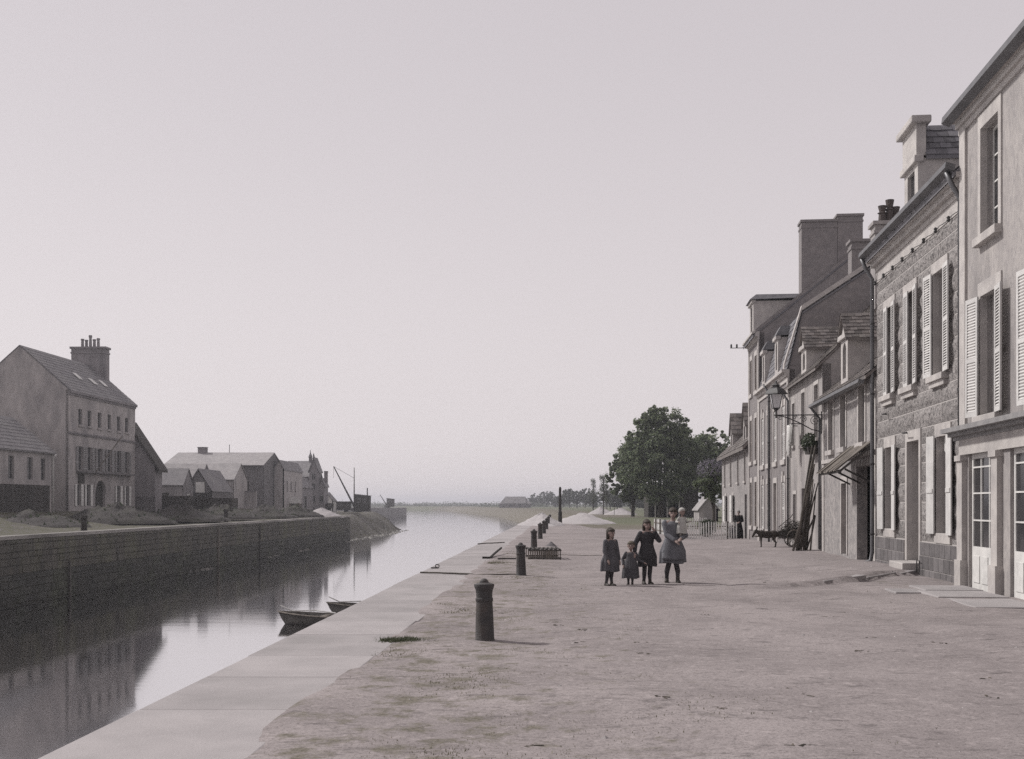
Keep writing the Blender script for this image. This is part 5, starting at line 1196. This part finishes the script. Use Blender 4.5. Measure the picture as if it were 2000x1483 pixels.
    dr_ = solid(q, 'dress', dm, c, .010, 2)
    if apron:
        vs = []; fs = []; nx, nz_ = 12, 10
        for k in range(nz_ + 1):
            u_ = k / nz_; z = waist * H - (waist - hem - .05) * H * u_; rx = (.115 + (hemr - .105) * u_) * H * 1.04; ry = (.095 + (hemr * .82 - .085) * u_) * H * 1.06
            for i in range(nx + 1):
                a_ = -math.pi / 2 + (i / nx - .5) * 2.0; vs.append((rx * math.cos(a_), ry * math.sin(a_) - .012, z))
        for k in range(nz_):
            for i in range(nx): fs.append((k * (nx + 1) + i, k * (nx + 1) + i + 1, (k + 1) * (nx + 1) + i + 1, (k + 1) * (nx + 1) + i))
        q = MB(); q.add(vs, fs); o = q.build('apron', apron, c, smooth=True); md = o.modifiers.new('t', 'SOLIDIFY'); md.thickness = .008
    # hair or bonnet
    q = MB(); q.ball(hc + Vector((-tw * hr * .2, .03 * H, .022 * H)), (hr * .83, hr * .86, hr * .86), 16, 12); q.ball(hc + Vector((0, -.004 * H, hr * .46)), (hr * .74, hr * .80, hr * .48), 14, 10)
    if long_hair:
        for s_ in (-1, 1): q.cone(hc + Vector((s_ * hr * .62, .03 * H, 0)), hc + Vector((s_ * hr * .7, .03 * H, -hr * 1.1)), hr * .34, hr * .26)
        q.cone(hc + Vector((0, .05 * H, 0)), hc + Vector((0, .055 * H, -hr * 1.2)), hr * .6, hr * .45)
    elif not bonnet: q.ball(hc + Vector((0, .085 * H, -.0)), hr * .38)
    solid(q, 'bonnet' if bonnet else 'hair', bonnet or hm, c, .01, 3)
    return c
D_DARK = mat('dark_dress', (.032, .03, .034), (.045, .042, .046), 6, .9, .3, 50)
D_BLUE = mat('grey_blue_pinafore', (.15, .147, .165), (.105, .102, .118), 4, .9, .3, 50)
D_GREY = mat('grey_frock', (.085, .08, .09), (.06, .057, .065), 5, .9, .3, 50)
D_BLACK = mat('black_dress', (.018, .017, .019), (.028, .026, .028), 5, .9, .3, 50)
D_PALE = mat('pale_baby_dress', (.40, .38, .37), (.32, .30, .30), 5, .9, .2, 40)
def stand(px, py): a = gp(px, py); a.z = gz_(a.x, a.y); return a
GRP = 'children standing on the quay'
person('girl in dark dress at the left end of the group of children', stand(1190, 1146), R(35), 1.17, .20, .26, .17, D_GREY, C_HAIR, (.16, -.06, .44), (-.13, -.1, .46), GRP)
person('toddler in grey frock holding hands, smallest standing child', stand(1231, 1144), R(-10), .90, .195, .16, .18, D_GREY, C_HAIR2, (.30, -.02, .52), (-.16, -.06, .45), GRP, long_hair=False, waist=.66)
person('girl in black dress with hand raised to her face', stand(1264, 1143), R(12), 1.33, .20, .29, .155, D_DARK, C_HAIR, (.07, -.14, .83), (-.22, -.06, .50), GRP)
pg = stand(1313, 1140)
person('tallest girl in blue-grey pinafore carrying a baby', pg, R(-4), 1.56, .22, .27, .165, D_BLUE, C_HAIR, (.10, -.155, .60), (.02, -.17, .57), GRP, long_hair=False, stance=.13, apron=D_BLUE)
bb = Vector((pg.x + .17, pg.y - .18, pg.z + .93))
person('pale baby with bonnet carried on the tall girl\'s arm', bb, R(25), .64, .17, .16, .17, D_PALE, C_HAIR2, (.2, -.14, .55), (-.2, -.12, .52), GRP, long_hair=False, bonnet=D_PALE, stock=(.3, .28, .27), waist=.62)
pw_ = fpt(62.9, .42); 
person('elderly person in black dress and shawl standing in the end house doorway', (pw_.x, pw_.y, gz_(pw_.x, pw_.y)), R(-12), 1.60, .215, .03, .18, D_BLACK, mat('grey_hair', (.22, .21, .21)), (.05, -.13, .60), (-.05, -.13, .58), None, long_hair=False)

# ------------------------------------------------------------------ boats
def boat(loc, rz, label, l=4.4, bw=.7, hh=.40):
    c = empty('rowing_boat', loc, rz, label, 'boat', 'rowing boats moored under the near quay'); n = 14; m_ = 9; S = .035
    def sec(t_, inner=0):
        wdt = bw * (math.sin(math.pi * min(1, .12 + t_ * .95)) ** .55 if t_ < .5 else max(.0, 1 - ((t_ - .45) / .55) ** 2.2)) ; wdt = max(wdt, .02) - inner; sh = hh + .22 * (abs(t_ - .4) ** 1.6) * 1.2; kz = -.22 + .25 * max(0, t_ - .75) ** 1.2 * 2 + inner
        pts = []
        for k in range(m_):
            a_ = -1 + 2 * k / (m_ - 1); x_ = wdt * math.copysign(abs(a_) ** .6, a_); z_ = kz + (sh - kz) * abs(a_) ** 2.0; pts.append((x_, z_))
        return pts
    b = MB(); vs = []; fs = []
    for inner in (0, .04):
        for i in range(n):
            t_ = i / (n - 1)
            for x_, z_ in sec(t_, inner if 0 < i < n - 1 else 0): vs.append((-(t_ - .5) * l + (.55 * sm(.6, 1, t_) * (1 - max(0, min(1, (z_ + .25) / .85))) ** 1.5), x_, z_))
    o_ = n * m_
    for i in range(n - 1):
        for k in range(m_ - 1):
            fs.append((i * m_ + k, (i + 1) * m_ + k, (i + 1) * m_ + k + 1, i * m_ + k + 1)); fs.append((o_ + i * m_ + k, o_ + i * m_ + k + 1, o_ + (i + 1) * m_ + k + 1, o_ + (i + 1) * m_ + k))
        fs.append((i * m_, o_ + i * m_, o_ + (i + 1) * m_, (i + 1) * m_)); fs.append((i * m_ + m_ - 1, (i + 1) * m_ + m_ - 1, o_ + (i + 1) * m_ + m_ - 1, o_ + i * m_ + m_ - 1))
    fs.append(tuple(range(m_))); b.add(vs, fs); hl = b.build('hull', S_DARKW, c, smooth=True)
    for s_ in (0, m_ - 1):
        b = MB(); b.tube([(-(i / (n - 1) - .5) * l, sec(i / (n - 1))[s_][0], sec(i / (n - 1))[s_][1] + .015) for i in range(n)], .03, 6); b.build('gunwale', S_WOOD, c)
    for t_ in (.25, .55):
        x = -(t_ - .5) * l; w_ = sec(t_)[-1][0] * .93; b = MB(); b.box(x - .12, x + .12, -w_, w_, .34, .38); b.build('thwart', S_WOOD, c)
    b = MB(); b.tube([(-l / 2 + .1, 0, .8), (-l / 2 + .6, .15, .55), (-l / 2 + 1.6, .35, .58), (-l / 2 + 2.6, .2, .5)], .03, 6); b.build('painter_rope', S_WHITE, c)
    return c
boat((-7.95, 48.5, WZ), R(-14), 'nearer dark rowing boat with pale rope, half hidden below the quay', 4.6)
boat((-6.65, 53.2, WZ), R(-10), 'farther rowing boat, only its bow showing past the quay edge', 4.4)

# ------------------------------------------------------------------ fence, garden, trees
def fence(label, p0, p1, hgt, sp=.13):
    p0, p1 = Vector(p0), Vector(p1); d_ = p1 - p0; L_ = d_.length; ang = math.atan2(d_.y, d_.x)
    c = empty('picket_fence', p0, ang, label, 'fence', 'white picket fences round the garden'); rr = random.Random(5); n = int(L_ / sp)
    pm = bpy.data.meshes.get('picket_mesh')
    if pm is None:
        q = MB(); q.extr([(-.032, -.012, 0), (.032, -.012, 0), (.032, -.012, .9), (0, -.012, .98), (-.032, -.012, .9)], (0, .022, 0)); pm = q.mesh('picket_mesh', mat('picket_white', (.74, .72, .72), (.62, .60, .60), 4, .6, .1, 40))
    for k in range(n + 1):
        o = bpy.data.objects.new('picket', pm); COL.objects.link(o); o.parent = c; o.location = (k * L_ / n, 0, rr.uniform(-.02, .02)); o.scale = (1, 1, hgt * rr.uniform(.95, 1.03)); o.rotation_euler = (0, rr.uniform(-.025, .025), 0)
    for z in (.22, .7):
        q = MB(); q.box(0, L_, .014, .05, z * hgt, z * hgt + .06); q.build('rail', S_WOOD, c)
    for k in range(int(L_ / 2.4) + 1):
        q = MB(); q.box(k * 2.4 - .05, k * 2.4 + .05, .052, .15, -.2, hgt * 1.0); q.build('post', S_WOOD, c)
    return c
zf = -.30
fence('white picket fence facing the street before the end house garden', (9.5, 62.2, zf), (12.35, 62.0, zf), 1.0)
fence('white picket fence running away along the garden side behind the children', (9.45, 62.3, zf), (9.6, 76, zf), 1.0)
fence('short pale picket fence inside the garden beyond the bush', (12.0, 80, -.3), (13.8, 80, -.3), 1.0)

def tree(name, label, cat, base, hgt, rad, trunk_r, n_leaf, leaf, lm, seed, blobs=None, crown_lo=.25, group=None, limbs=9, shell=.33, flat=.85):
    rr = random.Random(seed); c = empty(name, base, rr.uniform(0, 0), label, cat, group)
    q = MB(); top = hgt * (crown_lo + .3); q.tube([(0, 0, -.3), (rr.uniform(-.1, .1), 0, hgt * .12), (rr.uniform(-.2, .2), rr.uniform(-.2, .2), top)], [trunk_r * 1.25, trunk_r, trunk_r * .55], 9)
    blobs = blobs or [(rr.uniform(-.55, .55), rr.uniform(-.5, .5), rr.uniform(-.5, .6), rr.uniform(.35, .55)) for _ in range(14)] + [(0, 0, 0, .75), (0, 0, -.35, .7)]
    for _ in range(22):
        v_ = Vector((rr.gauss(0, 1), rr.gauss(0, 1), rr.gauss(0, 1))).normalized() * rr.uniform(.78, 1.0); blobs = blobs + [(v_.x, v_.y, v_.z * .95, rr.uniform(.1, .2))]
    cz = hgt * (1 + crown_lo) / 2; hz = hgt * (1 - crown_lo) / 2
    for k in range(limbs):
        bx, by, bz, br_ = blobs[k % len(blobs)]; s0 = Vector((0, 0, hgt * crown_lo * rr.uniform(.7, 1.3))); e_ = Vector((bx * rad, by * rad, cz + bz * hz)); m_ = s0.lerp(e_, .5) + Vector((0, 0, .3))
        q.tube([s0, m_, e_], [trunk_r * .5, trunk_r * .3, trunk_r * .08], 6)
    q.build('trunk', S_TRUNK, c, smooth=True)
    m_ = MB(); m_.raw = True; tot = sum(b_[3] ** 2 for b_ in blobs)
    for bx, by, bz, br_ in blobs:
        nl = int(n_leaf * br_ ** 2 / tot); R_ = br_ * rad
        # leaf sprays: each blob is a cluster of smaller tufts
        nt_ = max(6, int(nl / 45))
        for _ in range(nt_):
            v = Vector((rr.gauss(0, 1), rr.gauss(0, 1), rr.gauss(0, 1))).normalized() * (rr.random() ** shell)
            tc_ = (bx * rad + v.x * R_, by * rad + v.y * R_, cz + bz * hz + v.z * R_ * flat)
            s_ = R_ * rr.uniform(.16, .42); leaves(45, tc_, (s_, s_, s_ * .8), leaf, rr, m_, shell=.5, drop=.35)
    m_.build('crown', lm, c)
    return c
# chestnuts by the garden
tree('chestnut_tree', 'largest leafy chestnut, its round crown filling the middle of the clump', 'tree', (18.3, 139, -.1), 14.2, 5.3, .35, 30000, .36, LEAF, 2, crown_lo=.08,
     blobs=[(0, 0, .3, .62), (-.45, 0, .1, .52), (.45, .1, .15, .52), (-.1, -.3, -.1, .6), (.2, -.2, .55, .42), (-.35, -.1, .5, .36), (-.6, 0, -.35, .42), (.55, 0, -.3, .48), (0, -.2, -.5, .6), (-.2, 0, .68, .3), (.45, 0, .52, .28), (.08, 0, .72, .28), (-.62, -.1, .25, .25)])
tree('chestnut_tree', 'leafy chestnut with slim trunk at the left edge of the clump', 'tree', (16.1, 150, -.1), 11.6, 3.4, .22, 12000, .36, LEAF, 3, crown_lo=.12,
     blobs=[(0, 0, .1, .6), (-.5, 0, -.05, .45), (.4, 0, .2, .5), (-.1, 0, .55, .42), (-.45, -.1, -.55, .42), (.2, -.2, -.5, .55), (-.65, 0, .25, .22), (.3, 0, .7, .3)])
tree('chestnut_tree', 'smaller chestnut between the big crown and the end house roof', 'tree', (24.6, 143, -.1), 12.0, 4.2, .25, 15000, .36, LEAF, 4, crown_lo=.12)
tree('lilac_tree', 'small lilac tree in mauve blossom at the end house corner', 'tree', (15.0, 84, -.25), 5.0, 1.35, .13, 5000, .17, LEAF, 6, crown_lo=.38)
q = leaves(1500, (15.0, 84, 4.2), (1.3, 1.2, .95), .12, random.Random(8), shell=.3)
ld = q.build('blossom', LILAC); ld.parent = [o for o in bpy.data.objects if o.name.startswith('lilac_tree')][0]; ld.location = (-15.0, -84, .25)
# garden shelter and hut
c = empty('garden_shelter', (0, 0, 0), 0, 'dark open garden shelter with white posts under the trees', 'shelter')
b = MB(); b.extr([(17.0, 141, 3.6), (23.6, 141, 3.9), (23.6, 141, 4.1), (17.0, 141, 3.8)], (0, 6, 0)); b.build('roof', S_DARKW, c)
b = MB(); b.box(17.2, 23.4, 146, 146.4, -.4, 3.6); b.build('back_wall', S_DARKW, c); b = MB(); b.box(17.1, 17.6, 141.3, 145.9, -.4, 3.5); b.build('side_wall', S_DARKW, c); b = MB(); b.box(21.0, 23.4, 141.4, 145.9, -.4, 3.6); b.build('closed_end', S_DARKW, c)
for x in (17.95, 19.45, 20.95):
    b = MB(); b.box(x - .08, x + .08, 141.1, 141.26, -.4, 3.6); b.build('post', S_WHITE, c)
shed('pale_hut', 'little pale gabled hut behind the lilac trunk', 'hut', 17.6, 19.4, 106, 109, -.3, 1.2, 2.3, 'y', S_LEFTW2, S_LROOF2)
def bush(label, loc, rx, ry, rz_, n, size, lm, seed):
    c = empty('bush', loc, 0, label, 'bush'); rr = random.Random(seed); q = MB()
    for k in range(9):
        a_ = rr.uniform(0, 6.28); q.tube([(0, 0, -.1), (rx * .5 * math.cos(a_), ry * .5 * math.sin(a_), rz_ * .9)], [.025, .008], 5)
    q.build('stems', S_TRUNK, c, kind='stuff')
    m_ = MB(); m_.raw = True
    for k in range(26):
        v = Vector((rr.gauss(0, 1), rr.gauss(0, 1), rr.gauss(0, 1))).normalized() * rr.random() ** .4
        leaves(n // 26, (v.x * rx * .75, v.y * ry * .75, rz_ + v.z * rz_ * .7), (rx * .35, ry * .35, rz_ * .3), size, rr, m_, shell=.4)
    m_.build('foliage', lm, c); return c
bush('dark round bush in the garden behind the picket fence', (11.5, 66.5, -.3), .7, .6, .62, 2600, .09, LEAF3, 3)
bush('low hedge bush left in the garden behind the side fence', (10.4, 72, -.3), .6, 1.2, .5, 1800, .09, LEAF3, 5)
bush('low hedge bush along the end house front behind the fence', (12.7, 65, -.3), .55, 1.0, .35, 1800, .08, LEAF3, 6)
bush('mauve flowering bush at the fence beside the doorway', (12.3, 63.0, -.3), .35, .35, .42, 1200, .07, LILAC, 9)

# far trees: thin poplars and a row of pale trees on the horizon
def bare(label, base, hgt, rad, seed, n_leaf=1500, group='thin trees beyond the stone heaps'):
    rr = random.Random(seed); c = empty('poplar_tree', base, 0, label, 'tree', group); q = MB(); tr = .1 * hgt / 8; q.tube([(0, 0, -.3), (.02 * hgt, 0, hgt * .5), (0, 0, hgt)], [tr * 1.3, tr, tr * .15], 7); tips = []
    for k in range(46):
        t_ = rr.uniform(.2, .95); a_ = rr.uniform(0, 6.28); l_ = rad * (1 - t_ * .75) * rr.uniform(.6, 1.2); p0 = Vector((0, 0, hgt * t_)); p1 = p0 + Vector((math.cos(a_) * l_ * .55, math.sin(a_) * l_ * .55, l_ * .9)); q.tube([p0, p0.lerp(p1, .5) + Vector((math.cos(a_) * .1, 0, 0)), p1], [tr * .35, tr * .22, .012], 4); tips.append((p0, p1))
    q.build('trunk', S_TRUNK, c)
    m_ = MB(); m_.raw = True
    for k in range(n_leaf // 12):
        p0, p1 = rr.choice(tips); leaves(12, p0.lerp(p1, rr.uniform(.4, 1.05)), (.35, .35, .4), .2, rr, m_)
    m_.build('crown', LEAF2, c)
bare('tall thin nearly bare poplar by the white stone heaps', (14.4, 178, 0), 6.5, 2.2, 1, 700); bare('thin half-bare tree left of the chestnut clump', (20.0, 238, 0), 5.5, 2.6, 2, 1300); bare('pale thin tree right behind the bare poplar', (18.0, 250, 0), 7.0, 2.4, 5, 1200)
RW = [(1045, 700, 8.5, 4.5), (1068, 640, 10, 5), (1100, 520, 7, 3.5), (1112, 500, 9.5, 3.6), (1127, 480, 8, 3.2), (1143, 470, 9, 3.4), (1158, 430, 6.5, 3.2), (1192, 360, 6.5, 3.0), (1206, 340, 5.5, 2.6), (1042, 800, 6, 4), (1085, 600, 6, 4), (1240, 300, 5, 3.5), (1262, 310, 5.5, 4)]
place = ['first', 'second', 'third', 'fourth', 'fifth', 'sixth', 'seventh', 'eighth', 'ninth', 'tenth', 'eleventh', 'twelfth', 'thirteenth']
order = sorted(range(len(RW)), key=lambda i: RW[i][0]); rank = {i: k for k, i in enumerate(order)}
for i, (px, Y, hh, rd) in enumerate(RW):
    tree('horizon_tree', f'{place[rank[i]]} hazy tree from the left in the row on the horizon', 'tree', ((px - CX) / F * Y, Y, -.3), hh, rd, .18, 2600, .5, LEAF2, 40 + i, crown_lo=.18, group='hazy trees on the horizon', limbs=6)
# far hedge on the skyline and the big far farmhouse
vs_ = MB(); vs_.raw = True; rr = random.Random(9)
for k in range(1100):
    X = rr.uniform(-330, 330); Y = 985 + rr.uniform(0, 60) if X < -20 else rr.uniform(640, 900); s_ = rr.uniform(1.6, 3.4) * (1.5 if rr.random() < .08 else 1)
    leaves(26, (X, Y, s_ * .6 - .8), (s_ * 2.2, s_ * 2, s_), 1.3, rr, vs_, shell=.4)
tag(vs_.build('far_hedgerow', LEAF2), 'low hazy hedgerow along the far shore skyline', 'hedgerow', kind='stuff')
hF = house('farmhouse', 'big hazy hipped farmhouse on the horizon left of the tall post', 'house', (-3.2, 520, -.5), 0, 9.5, [(0, 2.6), (4.5, 5.6), (9, 2.6)], [(2, 3, .8, 2.2), (6.5, 7.5, .8, 2.2)], S_LEFTW, S_LROOF, base=-.5)
for a_ in (2, 6.5): window(hF, a_, a_ + 1, .8, 2.2, bars=(2, 2))
for sx, x0, x1 in ((-1, -2.6, 0), (1, 9.5, 12.1)):
    b = MB(); b.add([(x0 if sx < 0 else x1, .3, 2.4), (0 if sx < 0 else 9.5, .3, 2.4), (0 if sx < 0 else 9.5, 4.5, 5.4), (0 if sx < 0 else 9.5, 8.7, 2.4), (x0 if sx < 0 else x1, 8.7, 2.4), (x0 if sx < 0 else x1, .3, -.5), (0 if sx < 0 else 9.5, .3, -.5)], [(0, 1, 2), (0, 2, 3, 4), (0, 5, 6, 1)]); b.build('hip_wing', S_LROOF, hF)

# ------------------------------------------------------------------ turf and stones on the near ground
rr = random.Random(21); m_ = MB(); m_.raw = True
def tuft(x, y, n, hgt, spread):
    z = gz_(x, y)
    for _ in range(n):
        a_ = rr.uniform(0, 6.28); dx, dy = rr.gauss(0, spread), rr.gauss(0, spread); l_ = hgt * rr.uniform(.5, 1.2); ln = rr.uniform(.2, .9) * l_; w_ = .006 + .006 * rr.random()
        bx, by = x + dx, y + dy; px_, py_ = math.cos(a_ + 1.57) * w_, math.sin(a_ + 1.57) * w_
        m_.add([(bx - px_, by - py_, z - .01), (bx + px_, by + py_, z - .01), (bx + math.cos(a_) * ln, by + math.sin(a_) * ln, z + l_)], [(0, 1, 2)])
cnt = 0
while cnt < 4200:
    y = 6 + rr.random() ** 1.3 * 34; x = xq(y) + 1.42 + abs(rr.gauss(0, 1.9))
    c_ = cover_R(x, y) + 1.1 * mnoise.noise(Vector((x * .9, y * .9, 2.0)))
    if c_ < .45 + rr.uniform(-.1, .3): cnt += .2; continue
    tuft(x, y, rr.randint(6, 13), rr.uniform(.012, .03), .06); cnt += 1
for _ in range(420):
    y = rr.uniform(15, 34); x = rr.uniform(4.0, 8.6)
    if mnoise.noise(Vector((x * .5, y * .6, 7))) > .12: tuft(x, y, 8, .022, .06)
tag(m_.build('grass', GRASS), 'sparse short turf along the coping and bollards', 'grass', kind='stuff')
mt_ = MB(); old = m_; m_ = mt_; m_.raw = True
g0 = gp(786, 1252)
for k in range(70): tuft(g0.x + rr.gauss(0, .12), g0.y + rr.gauss(0, .09), 16, .05, .05)
tag(m_.build('grass_clump', leafmat('lush_grass', (.05, .058, .034), (.10, .108, .064))), 'lush green grass clump growing at the inner edge of the coping', 'grass clump', kind='stuff')
q = MB()
for k in range(3600):
    y = 6 + rr.random() ** 1.5 * 34; x = rr.uniform(xq(y) + 1.5, 9 if y > 18 else 7); s_ = rr.uniform(.008, .028) * (1.8 if rr.random() < .05 else 1); z = gz_(x, y)
    a_ = rr.uniform(0, 6.28); sx, sy, sz = s_ * rr.uniform(.8, 1.5), s_, s_ * rr.uniform(.4, .8); ca_, sa_ = math.cos(a_), math.sin(a_)
    pts = [(sx, 0, 0), (0, sy, 0), (-sx, 0, 0), (0, -sy, 0), (0, 0, sz), (0, 0, -sz)]
    q.add([(x + p_[0] * ca_ - p_[1] * sa_, y + p_[0] * sa_ + p_[1] * ca_, z + p_[2]) for p_ in pts], [(0, 1, 4), (1, 2, 4), (2, 3, 4), (3, 0, 4)])
for k in range(70):
    y = 7 + rr.random() ** 1.4 * 26; x = rr.uniform(xq(y) + 2, 9 if y > 18 else 6.5); z = gz_(x, y)
tag(q.build('pebbles', mat('pebble', (.34, .31, .31), (.22, .20, .205), 5, .9, .2, 40, var='island', vamt=.45)), 'loose pebbles scattered over the gravel quay', 'pebbles', kind='stuff')
q = MB()
for k in range(60):                                      # straw, dung and scraps trodden into the gravel
    y = 6.5 + rr.random() ** 1.4 * 27; x = rr.uniform(xq(y) + 2.2, 8.6 if y > 18 else 6.2); z = gz_(x, y); n_ = rr.randint(2, 6)
    for _ in range(n_):
        a_ = rr.uniform(0, 6.28); l_ = rr.uniform(.01, .035); bx, by = x + rr.gauss(0, .05), y + rr.gauss(0, .05); w_ = rr.uniform(.004, .012)
        q.hexa([(bx + math.cos(a_) * u_ * l_ - math.sin(a_) * v_ * w_, by + math.sin(a_) * u_ * l_ + math.cos(a_) * v_ * w_, z + h_) for h_ in (-.005, .012 + w_ * .5) for u_, v_ in ((-1, -1), (1, -1), (1, 1), (-1, 1))])
tag(q.build('ground_litter', mat('litter', (.09, .075, .062), (.05, .043, .038), 8, .95, .3, 40, var='island', vamt=.6)), 'dark scraps and dung trodden into the gravel', 'litter', kind='stuff')
# mud and stones at the foot of the far quay wall and bank
q = MB(); rr = random.Random(3)
for k in range(420):
    t_ = rr.random(); y = 75 + t_ * 150; x = (xl(y) if y < 160 else lerp_tab(SH_L, y)) + rr.uniform(-.1, .55) - (0 if y < 160 else rr.random() ** 2 * 6)
    z = WZ - .03 if y < 160 else max(WZ - .02, min(0, prof(lerp_tab(SH_L, y) - x, 7.5)) - .05)
    if y < 160 and mnoise.noise(Vector((y * .13, 0, 0))) < .1: continue
    s_ = rr.uniform(.12, .4); sz = s_ * .45
    q.add([(x + s_, y, z), (x, y + s_ * 1.6, z), (x - s_, y, z), (x, y - s_ * 1.6, z), (x + rr.uniform(-.1, .1), y, z + sz)], [(0, 1, 4), (1, 2, 4), (2, 3, 4), (3, 0, 4)])
tag(q.build('waterline_stones', mat('wet_stone', (.20, .185, .175), (.10, .095, .09), 2, .8, .3, 8, var='island', vamt=.5)), 'muddy stones along the waterline of the far bank', 'stones', kind='stuff')

# ------------------------------------------------------------------ the air
hz_ = bpy.data.materials.new('haze'); hz_.use_nodes = True; t = hz_.node_tree
for n in list(t.nodes): t.nodes.remove(n)
o_ = t.nodes.new('ShaderNodeOutputMaterial'); pv = t.nodes.new('ShaderNodeVolumePrincipled'); pv.inputs['Color'].default_value = (.91, .925, 1, 1); pv.inputs['Density'].default_value = .0005; pv.inputs['Anisotropy'].default_value = .5
t.links.new(pv.outputs[0], o_.inputs['Volume'])
b = MB(); b.box(-4600, 4600, -60, 4300, -7, 22); tag(b.build('haze', hz_), 'thin pale haze hanging over the canal', 'haze', kind='stuff')
